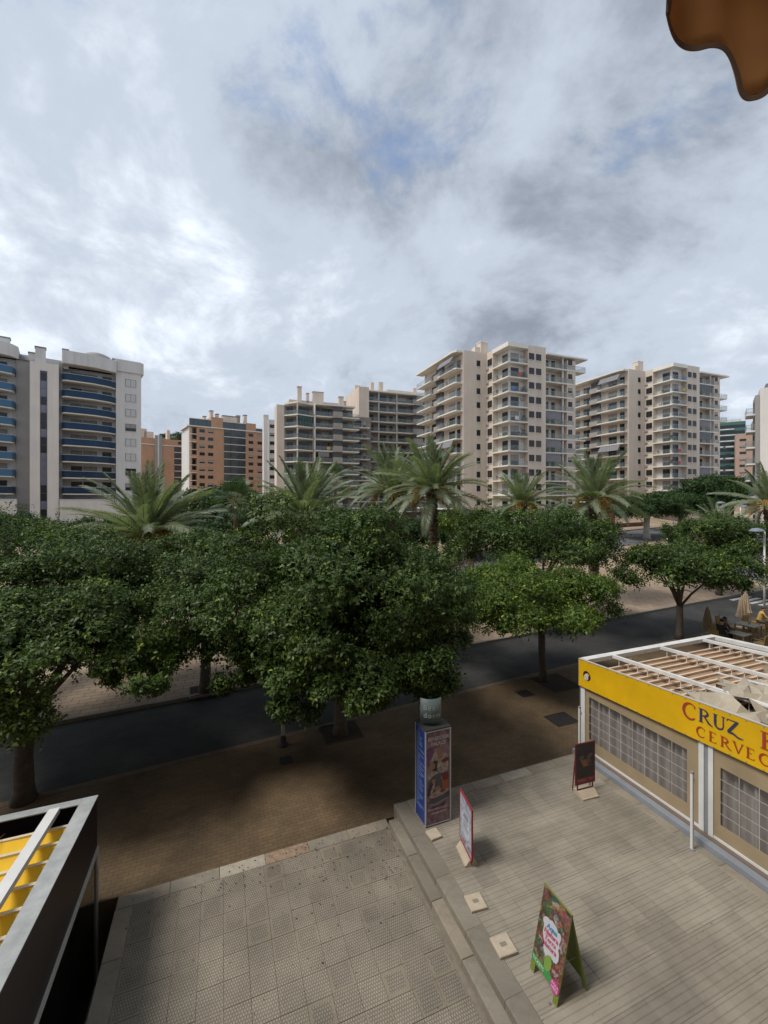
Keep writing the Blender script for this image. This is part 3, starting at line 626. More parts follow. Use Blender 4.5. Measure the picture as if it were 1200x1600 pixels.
def palm(label, x, y, cz, s, nfr, seed, ndates=5, lowest=-0.22):
    g = random.Random(seed); gz = ground_z(x, y)
    t = thing('date_palm', label, 'palm tree', (x, y, gz), 0, 'date palms in the park')
    H = cz - gz; mb = MB(); n = int(H / 0.16); pr = []; rr = []
    for i in range(n + 1):
        pr.append((0.02 * math.sin(i), 0.02 * math.cos(i * 1.3), i * H / n)); rr.append((0.245 + 0.05 * (i % 2) + 0.05 * max(0, (i - n * .8) / (n * .2))) * s ** .5 + (0.10 if i < 2 else 0))
    mb.tube(pr, rr, 11)
    for i in range(int(n * 5)):                      # stubs of cut leaf bases
        z = H * g.uniform(.25, 1); a = g.uniform(0, 6.28); r = .27 * s ** .5
        mb.beam((r * math.cos(a), r * math.sin(a), z), ((r + .1) * math.cos(a), (r + .1) * math.sin(a), z + .13), .11, .05)
    mb.build('trunk', M['palmtrunk'], t)
    for i in range(nfr):
        u = (i + .5) / nfr; elev = R(84) - (R(84) - lowest) * u ** 1.02 + g.uniform(-.20, .20); az = i * 2.39996 + g.uniform(-.2, .2)
        me = FR[0] if u < .22 else FR[1] if u < .5 else FR[2] if u < .82 else FR[3]
        if u > .86 and g.random() < .45: me = FRo; elev -= g.uniform(.2, .6)
        o = inst('frond', me, t, (0.12 * math.cos(az), 0.12 * math.sin(az), H + 0.1 - 0.25 * u)); sc = s * g.uniform(.78, 1.08)
        o.rotation_euler = (g.uniform(-.5, .5), -elev, az); o.scale = (sc, sc, sc)
    for i in range(ndates):
        az = i * 6.28 / max(1, ndates) + g.uniform(-.5, .5) + seed
        o = inst('date_cluster', DM[i % 2], t, (0.1 * math.cos(az), 0.1 * math.sin(az), H - 0.02)); o.rotation_euler = (0, g.uniform(-.25, .2), az); k = s * g.uniform(.95, 1.25); o.scale = (k, k, k)
palm('big date palm in front of the blue balcony block', -13.4, 24.0, 5.25, 1.27, 78, 1, 4)
palm('wide date palm in front of the grey balcony block, orange dates low in its crown', -5.3, 28.5, 6.3, 1.22, 72, 2, 4)
palm('date palm standing left of the tallest centre palm, thick dark trunk', 0.6, 34.5, 8.0, 1.22, 54, 3, 4)
palm('tall full date palm in front of the left edge of the cream tower', 3.45, 30.0, 8.0, 1.2, 72, 4, 5)
palm('smaller date palm in front of the middle of the cream tower', 11.8, 36.0, 7.0, 1.03, 46, 5, 5, -0.2)
palm('date palm in front of the gap between the two cream towers', 15.9, 32.0, 7.4, 1.15, 52, 6, 4, -0.25)
palm('date palm cut off by the right edge of the picture', 38.2, 42.0, 6.9, 1.30, 46, 7, 6)
palm('young low date palm behind the far lamp posts', 44.5, 56.0, 3.4, 1.35, 22, 8, 0, 0.0)
def fan_palm(label, x, y, cz, s, seed, n=26):
    g = random.Random(seed); gz = ground_z(x, y); t = thing('fan_palm', label, 'palm tree', (x, y, gz), 0, 'fan palms in the park'); H = cz - gz
    MB().tube([(0, 0, 0), (.03, 0, H * .5), (0, 0, H)], [.17 * s, .13 * s, .14 * s], 9).build('trunk', M['palmtrunk'], t, smooth=True)
    mb = MB(); mb.tube([(0, 0, 0), (.45, 0, .05), (.85, 0, 0)], [.018, .015, .012], 4, 1)
    for k in range(17):
        a = R(-105 + 210 * k / 16); L_ = .78 * (1 - .18 * abs(a) / 1.8)
        d = Vector((math.cos(a), math.sin(a), .10)); w = Vector((-math.sin(a), math.cos(a), 0)) * .032; p = Vector((.85, 0, 0)); m1 = p + d * L_ * .6; e_ = p + d * L_ - Vector((0, 0, .14))
        mb.add([p, m1 - w, e_, m1 + w], [(0, 1, 2, 3)])
    me = mb.mesh('fan_leaf', [M['fan'], M['rachis']])
    for i in range(n):
        u = (i + .5) / n; o = inst('fan_leaf', me, t, (0, 0, H)); o.rotation_euler = (g.uniform(-.4, .4), -(R(80) - R(125) * u), i * 2.4); k = s * g.uniform(.85, 1.1); o.scale = (k, k, k)
fan_palm('fan palm with dense round head left of the grey balcony block', -11.6, 33.0, 7.3, 1.35, 1, 34)
fan_palm('slim fan palm in front of the grey balcony block middle', -5.2, 45.0, 9.6, 1.25, 2)

tag(inst('leaf_litter', quads_mesh('leaf_litter', np.array(qv), mat('dry_leaf', (0.060, 0.042, 0.024), 0.8, 0.4, 9))), 'dry fallen leaves strewn along the far edge of the lower terrace', 'leaves', kind='stuff')
# ------------------------------------------------------------------ buildings
M['cream'] = mat('cream_render', (0.62, 0.525, 0.435), 0.85, 0.06, 0.25, stain=0.16, streak=True)
M['cream_w'] = mat('pale_render', (0.68, 0.63, 0.575), 0.85, 0.05, 0.3, stain=0.14, streak=True)
M['slab'] = mat('balcony_slab_paint', (0.70, 0.66, 0.59), 0.8, 0.06, 0.5, stain=0.12)
M['stonepanel'] = mat('grey_stone_panel', (0.33, 0.30, 0.265), 0.75, 0.12, 1.2, stain=0.1)
M['rail_glass'] = glass_mat('balcony_glass', (0.26, 0.33, 0.33), 0.16)
M['rail_metal'] = mat('rail_metal', (0.30, 0.32, 0.32), 0.4, 0.05, 2, metal=0.6)
M['pane'] = mat('window_glass_dark', (0.022, 0.025, 0.030), 0.12, 0.3, 0.15, spec=0.45)
M['pane2'] = mat('window_with_blind', (0.17, 0.165, 0.155), 0.35, 0.2, 0.4)
M['frame'] = mat('dark_window_frame', (0.075, 0.075, 0.078), 0.5, 0.1, 2)
M['wframe'] = mat('pale_window_frame', (0.50, 0.50, 0.49), 0.5, 0.05, 2)
M['shutter'] = mat('lowered_shutter', (0.30, 0.28, 0.255), 0.7, 0.08, 1)
M['orange'] = mat('orange_brick', (0.46, 0.275, 0.175), 0.85, 0.08, 0.5, stain=0.12)
M['greywhite'] = mat('grey_white_render', (0.62, 0.605, 0.585), 0.85, 0.05, 0.3, stain=0.18, streak=True)
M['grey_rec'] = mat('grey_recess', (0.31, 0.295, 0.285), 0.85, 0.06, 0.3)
M['bluepanel'] = mat('blue_balcony_glass', (0.014, 0.040, 0.085), 0.35, 0.15, 0.3, spec=0.25)
M['bluelight'] = mat('light_blue_balcony_glass', (0.05, 0.135, 0.235), 0.3, 0.15, 0.3, spec=0.3)
M['navy'] = mat('navy_balcony_glass', (0.012, 0.028, 0.060), 0.3, 0.25, 0.3, spec=0.3)
M['roofdark'] = mat('roof_grey', (0.16, 0.16, 0.165), 0.8, 0.1, 0.5)
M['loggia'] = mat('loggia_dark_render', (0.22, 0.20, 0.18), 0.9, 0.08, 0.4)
M['awn'] = mat('grey_blind_fabric', (0.19, 0.185, 0.195), 0.9, 0.08, 1)
M['greentower'] = mat('green_glass_cladding', (0.045, 0.125, 0.105), 0.3, 0.25, 0.3, spec=0.6)
M['browntower'] = mat('brown_tower_brick', (0.36, 0.255, 0.20), 0.85, 0.08, 0.3)
M['redbrick'] = mat('red_brick_wall', (0.30, 0.105, 0.062), 0.85, 0.15, 1.0, stain=0.15)
M['dshutter'] = mat('dark_brown_shutter', (0.075, 0.062, 0.055), 0.6, 0.1, 2)
WC = {}
def win_mesh(w, h, style=0):
    """window facing -y, origin at the sill's middle: frame, mullion, pane(s), sill"""
    k = (round(w, 2), round(h, 2), style)
    if k in WC: return WC[k]
    mb = MB(); fr = 0.06
    mb.box(-w/2, w/2, -0.015, 0.0, 0, h, 1)
    mb.box(-w/2, -w/2 + fr, -0.06, -0.015, 0, h); mb.box(w/2 - fr, w/2, -0.06, -0.015, 0, h)
    mb.box(-w/2 + fr, w/2 - fr, -0.06, -0.015, h - fr, h); mb.box(-w/2 + fr, w/2 - fr, -0.06, -0.015, 0, fr)
    if w > 1.0: mb.box(-0.03, 0.03, -0.055, -0.015, fr, h - fr)
    if style == 1: mb.box(-w/2 + fr, w/2 - fr, -0.05, -0.02, h * .45, h - fr, 2)
    if style == 3: mb.box(-w/2 + fr, w/2 - fr, -0.05, -0.02, fr, h - fr, 4)
    if style == 4: mb.box(-w/2 + fr, w/2 - fr, -0.05, -0.02, fr, h - fr, 5)
    if style == 2: mb.box(-w/2 + fr, w/2 - fr, -0.05, -0.02, fr, h - fr, 2)
    mb.box(-w/2 - .06, w/2 + .06, -0.12, 0, -0.07, -0.002, 3)
    WC[k] = mb.mesh('window', [M['frame'], M['pane'], M['shutter'], M['slab'], M['dshutter'], M['wframe']]); return WC[k]
def window(p, x, y, z, w, h, face='f', style=0):
    """face: f = looks along -y, l = looks along -x"""
    return inst('window', win_mesh(w, h, style), p, (x, y, z), 0 if face == 'f' else -math.pi / 2)
def poly_balcony(pts, rail_edges, th=0.28, rh=1.0, glass='rail_glass'):
    slab_me = MB().prism(pts, -th, 0).mesh('balcony', M['slab'])
    rl = MB()
    for i in rail_edges:
        a = Vector((*pts[i], 0)); b = Vector((*pts[(i + 1) % len(pts)], 0)); c = Vector((sum(p[0] for p in pts) / len(pts), sum(p[1] for p in pts) / len(pts), 0))
        d = (b - a).normalized(); nrm = Vector((-d.y, d.x, 0)); 
        if nrm.dot(c - a) < 0: nrm = -nrm
        a2 = a + nrm * .06; b2 = b + nrm * .06
        rl.beam(a2 + Vector((0, 0, .52)), b2 + Vector((0, 0, .52)), .02, .92, 0)
        rl.beam(a2 + Vector((0, 0, rh + .01)), b2 + Vector((0, 0, rh + .01)), .05, .05, 1)
        L_ = (b - a).length; k = max(1, int(L_ / 2.2))
        for j in range(k + 1):
            q = a2.lerp(b2, j / k); rl.beam(q + Vector((0, 0, .0)), q + Vector((0, 0, rh)), .03, .03, 1)
    return slab_me, rl.mesh('railing', [M[glass], M['rail_metal']])
def put_balcony(p, mes, z, x=0, y=0, rail2=None):
    o = inst('balcony', mes[0], p, (x, y, z)); inst('railing', rail2 or mes[1], o, (0, 0, 0)); return o
CHAIRM = MB()
for a in (0, .45):
    for b in (0, .45): CHAIRM.box(a, a + .05, b, b + .05, 0, .45 if b == 0 else .9)
CHAIRM.box(0, .5, 0, .5, .42, .47); CHAIRM.box(0, .5, .45, .5, .6, .9)
AC = MB().box(-.4, .4, -.3, 0, 0, .55, 0)
AC.box(-.3, .3, -.31, -.301, .08, .47, 1); AC = AC.mesh('air_conditioner', [M['wframe'], M['grey_rec']])
TOW = [MB().box(0, .9, -.06, .02, .25, 1.06).mesh('towel', mat('towel_%d' % i, c_, 0.9, 0.1, 3)) for i, c_ in enumerate([(0.45, 0.10, 0.09), (0.55, 0.53, 0.50), (0.10, 0.20, 0.40), (0.50, 0.36, 0.10)])]
def plant_mesh():
    q, _ = crown_quads((0, 0, .75), (.4, .4, .4), 77, 12, 10, 4, .16, -.5); FRESH.clear(); return quads_mesh('balcony_plant', q, M['leaf_far'])
PLT = plant_mesh()
def cream_tower(label, ox, oy, top, fh, seed, nfl, frot=ROT):
    g = random.Random(seed); gz = ground_z(ox, oy) - .5
    t = thing('apartment_tower', label, 'building', (ox, oy, 0), frot, 'cream balcony towers')
    T = top
    w = MB()
    MB().box(1.3, 10.07, 1.4, 20, gz, T - .03).build('wall', M['cream_w'], t)      # core behind the corner balconies
    w.box(5.2, 10.07, 0, 1.4, gz, T); w.box(0, 1.3, 5.45, 20, gz, T)
    w.build('wall', M['cream'], t)
    MB().box(-6.25, -0.002, 7.7, 27, gz, T - .02).build('wall', M['cream'], t)
    w = MB(); w.prism([(-.15, -.15), (5.2, -.15), (5.2, 1.39), (1.29, 1.39), (1.29, 5.44), (-.15, 5.44)], T - .9, T + .02); w.build('roof_slab', M['slab'], t)
    w = MB(); w.box(10.072, 18.9, 2.3, 20, gz, T - 1.5); w.box(16.4, 18.9, .3, 2.29, gz, T - 1.9); w.build('wall', M['cream'], t)
    MB().prism([(10.075, -.3), (22.0, -.3), (22.0, 3), (18.95, 6), (10.075, 6)], T - 1.49, T - 1.15).build('roof_slab', M['slab'], t)
    MB().prism([(-6.26, 7.9), (-6.26, 28), (-8.4, 28), (-8.4, 9.0), (-7.9, 7.9)], T - .55, T - .12).build('roof_slab', M['slab'], t)
    MB().box(-.4, 1.6, 9.5, 11.2, T, T + 3.2).build('chimney', M['cream'], t); MB().box(-.5, 1.7, 9.4, 11.3, T + 3.2, T + 3.4).build('chimney_cap', M['slab'], t)
    MB().box(-2.6, -1.2, 8.6, 10, T, T + 1.5).build('chimney', M['cream'], t); MB().box(2.2, 4.4, 12, 14, T, T + 1.9).build('chimney', M['cream'], t)
    MB().box(5, 9, 11, 16, T, T + 1.1).build('roof_house', M['cream'], t)
    corner = poly_balcony([(0, 0), (5.2, 0), (5.2, 1.4), (1.3, 1.4), (1.3, 5.45), (0, 5.45)], [0, 5])
    wing = poly_balcony([(10.09, .2), (18.2, .2), (18.2, 2.3), (10.09, 2.3)], [0, 1])
    wingL = poly_balcony([(10.09, .2), (21.8, .2), (21.8, 2.3), (18.9, 5.0), (18.9, 2.3), (10.09, 2.3)], [0, 1, 2])
    left1 = poly_balcony([(-6.25, 8.0), (-6.25, 16.2), (-8.2, 16.2), (-8.2, 8.6), (-7.9, 8.0)], [1, 2, 3, 4])
    left2 = poly_balcony([(-6.25, 19.6), (-6.25, 27.4), (-8.4, 27.4), (-8.4, 19.6)], [1, 2, 3])
    pan = MB().box(-7.6, -6.255, 16.4, 19.4, 0, 1.35).mesh('stone_panel', M['stonepanel'])
    pan2 = MB().box(-6.9, -6.252, 16.4, 19.4, 0, 1.8).mesh('shutter_panel', mat('dark_recess_panel', (0.10, 0.095, 0.10), 0.7, 0.1, 1))
    post = MB().box(15.3, 15.6, .5, .8, 0, fh - .3).mesh('post', M['cream_w'])
    encl = MB(); encl.box(10.2, 15.2, .22, .27, 1.0, fh - .35, 0)
    for q in range(6): encl.box(10.2 + q, 10.26 + q, .20, .29, 1.0, fh - .32, 1)
    encl_me = encl.mesh('glass_enclosure', [glass_mat('enclosure_glass', (0.10, 0.11, 0.12), 0.75), M['frame']])
    awn_me = MB().hexa([(10.3, .12, 1.1), (14.6, .12, 1.1), (14.6, .16, 1.1), (10.3, .16, 1.1), (10.3, .3, fh - .35), (14.6, .3, fh - .35), (14.6, .34, fh - .35), (10.3, .34, fh - .35)]).mesh('blind', M['awn'])
    awn_l = MB().hexa([(-9.2, 8.7, 1.2), (-8.9, 8.7, 1.2), (-8.9, 15, 1.2), (-9.2, 15, 1.2), (-8.25, 8.7, fh - .4), (-8.2, 8.7, fh - .4), (-8.2, 15, fh - .4), (-8.25, 15, fh - .4)]).mesh('awning', M['awn'])
    chair_me = CHAIRM.mesh('balcony_chair', M['frame'])
    over = {0, 5, 6, 7} if seed % 2 else {1, 2, 3, 8}
    for k in range(nfl):
        z = T - 4.05 - k * fh
        b = put_balcony(t, corner, z)
        inst('air_conditioner', AC, t, (0, 7.35, z + .12), -math.pi / 2)
        if g.random() < .5: inst('air_conditioner', AC, t, (4.6, 1.39, z + 1.7))
        for q in range(g.choice([0, 1, 2, 2])): inst('chair', chair_me, b, (g.uniform(2, 4.3) if q else .35, .45 if q else g.uniform(1.8, 4), 0), g.uniform(0, 6))
        if g.random() < .22: inst('towel', g.choice(TOW), b, (g.uniform(.5, 3.8), 0, 0))
        if g.random() < .35: inst('balcony_plant', PLT, b, (g.choice([.5, 4.7]), .6, 0))
        window(t, 2.75, 1.4, z + .06, 2.1, 2.3, style=g.choice([0, 0, 0, 1, 3])); window(t, 1.3, 2.75, z + .06, 1.9, 2.25, 'l', g.choice([0, 0, 1]))
        window(t, 6.15, 0, z + .9, 1.4, 1.45); window(t, 8.05, 0, z + .9, 1.4, 1.45, style=3 if g.random() < .3 else 0)
        window(t, -2.3, 7.7, z + .75, .95, 1.35, style=0); window(t, 0, 6.55, z + .75, 1.7, 1.6, 'l')
        put_balcony(t, wingL if k in over else wing, z); inst('post', post, t, (0, 0, z))
        window(t, 11.9, 2.3, z + .06, 1.9, 2.2, style=g.choice([0, 0, 1])); window(t, 14.2, 2.3, z + .06, 1.0, 2.2); window(t, 17.3, .3 if k not in over else .3, z + 1.0, 1.2, 1.2, style=g.choice([0, 1]))
        r = g.random()
        if r < .3: inst('glass_enclosure', encl_me, t, (0, 0, z))
        elif r < .45: inst('blind', awn_me, t, (0, 0, z))
        b = put_balcony(t, left1, z)
        for q in range(g.choice([0, 1, 2])): inst('chair', chair_me, b, (-7.6, g.uniform(9, 14), 0), g.uniform(0, 6))
        put_balcony(t, left2, z)
        window(t, -6.25, 9.6, z + .06, 1.4, 2.2, 'l'); window(t, -6.25, 12.6, z + .06, 2.6, 2.2, 'l', g.choice([0, 1])); window(t, -6.25, 21.5, z + .06, 2.4, 2.2, 'l'); window(t, -6.25, 25, z + .06, 1.6, 2.2, 'l', 1)
        inst('stone_panel', pan, t, (0, 0, z - .3)); inst('shutter_panel', pan2, t, (0, 0, z + 1.1))
        if k in (0, 6): inst('awning', awn_l, t, (0, 0, z))
    return t
cream_tower('nearer cream apartment tower with corner balconies, right of centre', 26.4, 89.8, 41.0, 3.16, 1, 12)
cream_tower('farther cream apartment tower at right with corner balconies', 74.0, 108.0, 42.4, 3.16, 2, 12)

# grey and cream balcony block at centre (two stepped wings)
def balcony_block():
    g = random.Random(9); t = thing('balcony_block', 'long grey and cream apartment block with stacked balconies at centre', 'building', (-26.0, 110, 0), ROT)
    gz = ground_z(-26, 110) - .5; fh = 3.1; T = 33.2
    MB().box(-1.6, 0.4, 2.5, 7.5, gz, T - .6).build('wall', M['cream'], t)
    MB().box(.4, 19.5, 3.0, 16, gz, T - .5).build('wall', M['loggia'], t)
    MB().prism([(.2, 3.2), (3.4, -.6), (8.2, 1.4), (8.2, 0), (19.4, 0), (19.4, 3.2)], T - .35, T).build('roof_slab', M['slab'], t)
    MB().box(2, 17, 5, 14, T, T + 1.6).build('roof_house', M['cream'], t)
    for x, y, w_, h in ((4.2, 4.2, 1.1, 5.0), (6.8, 5, .7, 3.6), (8.4, 4.2, 3.0, 4.0), (15.8, 4.0, 1.3, 3.2), (17.6, 5, .6, 2.2)):
        MB().box(x, x + w_, y, y + 1.2, T, T + h).build('chimney', M['cream'], t); MB().box(x - .08, x + w_ + .08, y - .08, y + 1.28, T + h, T + h + .2).build('chimney_cap', M['browntower'], t)
    bay1 = poly_balcony([(.4, 3.0), (.3, 2.6), (3.4, -.6), (8.1, 1.1), (8.1, 3.0)], [1, 2])
    bay2 = poly_balcony([(8.2, 0), (13.0, 0), (13.0, 3.0), (8.2, 3.0)], [0, 3])
    bay3 = poly_balcony([(15.7, -.4), (20.4, -.4), (20.4, 3.0), (15.7, 3.0)], [0, 1])
    pan = MB().box(13.05, 15.65, -.25, .1, -.3, 1.35).mesh('stone_panel', M['stonepanel']); pan2 = MB().box(13.05, 15.65, .15, .3, 1.35, fh - .3).mesh('shutter_panel', M['frame'])
    div = MB().box(8.0, 8.25, .05, 3.0, 0, fh - .28).mesh('divider', M['cream_w']); post = MB().box(3.25, 3.55, -.35, -.05, 0, fh - .28).mesh('post', M['cream_w'])
    chair_me = CHAIRM.mesh('balcony_chair', M['frame'])
    encl = MB(); encl.box(3.6, 8.0, -.05, 0, 0, 1, 0); encl_me = None
    en = MB(); en.hexa([(3.4, -.52, 1.0), (8.0, 1.12, 1.0), (8.0, 1.16, 1.0), (3.4, -.48, 1.0), (3.4, -.52, fh - .3), (8.0, 1.12, fh - .3), (8.0, 1.16, fh - .3), (3.4, -.48, fh - .3)], 0)
    for q in range(7): en.beam((3.4 + q * .766, -.54 + q * .273, 0), (3.4 + q * .766, -.54 + q * .273, fh - .3), .08, .08, 1)
    ENC = en.mesh('glass_enclosure', [glass_mat('green_enclosure_glass', (0.05, 0.10, 0.10), 0.7), M['greentower']]); BLN = MB().box(0, 3.0, -.03, 0, -1.4, 0).mesh('blind', M['awn'])
    for k in range(10):
        z = T - 3.25 - k * fh
        b = put_balcony(t, bay1, z); inst('post', post, b, (0, 0, 0)); b2 = put_balcony(t, bay2, z); inst('divider', div, b2); b3 = put_balcony(t, bay3, z)
        inst('stone_panel', pan, t, (0, 0, z)); inst('shutter_panel', pan2, t, (0, 0, z))
        if k in (1,): inst('glass_enclosure', ENC, t, (0, 0, z))
        if g.random() < .3: inst('blind', BLN, t, (g.choice([9.0, 16.2]), .1, z + fh - .3))
        if g.random() < .3: inst('towel', g.choice(TOW), b2, (g.uniform(8.6, 11.5), .04, 0))
        window(t, 1.9, 3.0, z + .05, 1.8, 2.2); window(t, 5.4, 3.0, z + .05, 3.4, 2.35); window(t, 9.3, 3.0, z + .6, 1.4, 1.6); window(t, 11.6, 3.0, z + .05, 2.2, 2.35, style=g.choice([0, 0, 1]))
        window(t, 17.0, 3.0, z + .05, 1.8, 2.2); window(t, 18.7, 3.0, z + .05, 1.1, 2.2, style=1)
        for q in range(g.choice([0, 1, 1, 2])): inst('chair', chair_me, g.choice([b, b2, b3]), (0, 0, 0), 0).location = (g.choice([5.5, 6.5, 10.5]), 1.9, 0)
    # set back link and taller right wing
    T2 = 41.0; X0, Y0 = 26.5, 10.6
    MB().box(19.5, X0 + .3, 8.0, 22, gz, T2 - 9.0).build('wall', M['loggia'], t)
    link = poly_balcony([(20.5, 5.6), (25.6, 5.6), (25.6, 8.0), (20.5, 8.0)], [0, 1])
    for k in range(10):
        z = T2 - 12.4 - k * fh
        put_balcony(t, link, z); window(t, 22.6, 8.0, z + .05, 2.2, 2.2); window(t, 24.7, 8.0, z + .05, 1.0, 2.2, style=1)
    MB().box(X0 - 3.2, X0 - .02, Y0 - 1.6, Y0 + 13, gz, T2 + .4).build('wall', M['cream'], t)
    MB().box(X0, X0 + 24, Y0 + 1.6, Y0 + 14, gz, T2 - .3).build('wall', M['loggia'], t)
    MB().box(X0, X0 + 24, Y0 - .4, Y0 + 3, T2 - .35, T2).build('roof_slab', M['slab'], t)
    MB().box(X0 + 8, X0 + 22, Y0 + 3, Y0 + 9, T2, T2 + 1.6).build('roof_house', M['cream'], t)
    for x, w_, h in ((-2.9, 1.6, 2.0), (2.3, 1.0, 3.4), (5.0, 1.4, 3.8), (17, 1.2, 3.0), (22.5, .9, 1.4)):
        MB().box(X0 + x, X0 + x + w_, Y0 + 3.2, Y0 + 4.4, T2, T2 + h).build('chimney', M['cream'], t)
    r1 = poly_balcony([(0, -.2), (3.6, -.2), (3.6, 1.6), (0, 1.6)], [0]); r2 = poly_balcony([(3.8, -.2), (9.6, -.2), (9.6, 1.6), (3.8, 1.6)], [0]); r3 = poly_balcony([(9.9, -.8), (15.2, -.8), (15.2, 1.6), (9.9, 1.6)], [0, 3]); r4 = poly_balcony([(18.8, -.4), (24, -.4), (24, 1.6), (18.8, 1.6)], [0])
    post = MB().box(0, .22, -.18, .1, 0, fh - .28).mesh('post', M['cream_w']); pan = MB().box(15.3, 18.7, -.5, -.2, -.3, 1.5).mesh('stone_panel', M['stonepanel']); pan2 = MB().box(15.3, 18.7, -.15, 0, 1.5, fh - .3).mesh('shutter_panel', M['frame'])
    for k in range(12):
        z = T2 - 3.2 - k * fh
        for r_ in (r1, r2, r3, r4): put_balcony(t, r_, z, X0, Y0)
        for x in (-.02, 3.6, 9.65): inst('post', post, t, (X0 + x, Y0, z))
        inst('stone_panel', pan, t, (X0, Y0, z)); inst('shutter_panel', pan2, t, (X0, Y0, z))
        window(t, X0 + 1.7, Y0 + 1.6, z + .05, 1.7, 2.2, style=g.choice([0, 0, 1])); window(t, X0 + 5.6, Y0 + 1.6, z + .05, 2.4, 2.2); window(t, X0 + 8.4, Y0 + 1.6, z + .6, 1.2, 1.6); window(t, X0 + 12.4, Y0 + 1.6, z + .05, 2.8, 2.3, style=g.choice([0, 0, 1])); window(t, X0 + 21, Y0 + 1.6, z + .05, 2.4, 2.2)
balcony_block()

# narrow pale house glimpsed left of the balcony block
def narrow_house():
    t = thing('narrow_block', 'narrow white block squeezed between the orange and the grey balcony block', 'building', (-41.6, 152, 0), R(21))
    gz = .5; MB().box(0, 9, 0, 12, gz, 36.2).build('wall', M['greywhite'], t); MB().box(-1.4, -.02, 2, 8, gz, 36.9).build('wall', M['greywhite'], t)
    MB().box(-1.4, .4, 3, 4.4, 36.9, 38.4).build('chimney', M['cream'], t)
    for k in range(11): window(t, 1.6, 0, 33.2 - k * 3.05, 2.2, 1.25, style=k % 3 == 1); window(t, 5.6, 0, 33.2 - k * 3.05, 1.6, 1.25)
narrow_house()

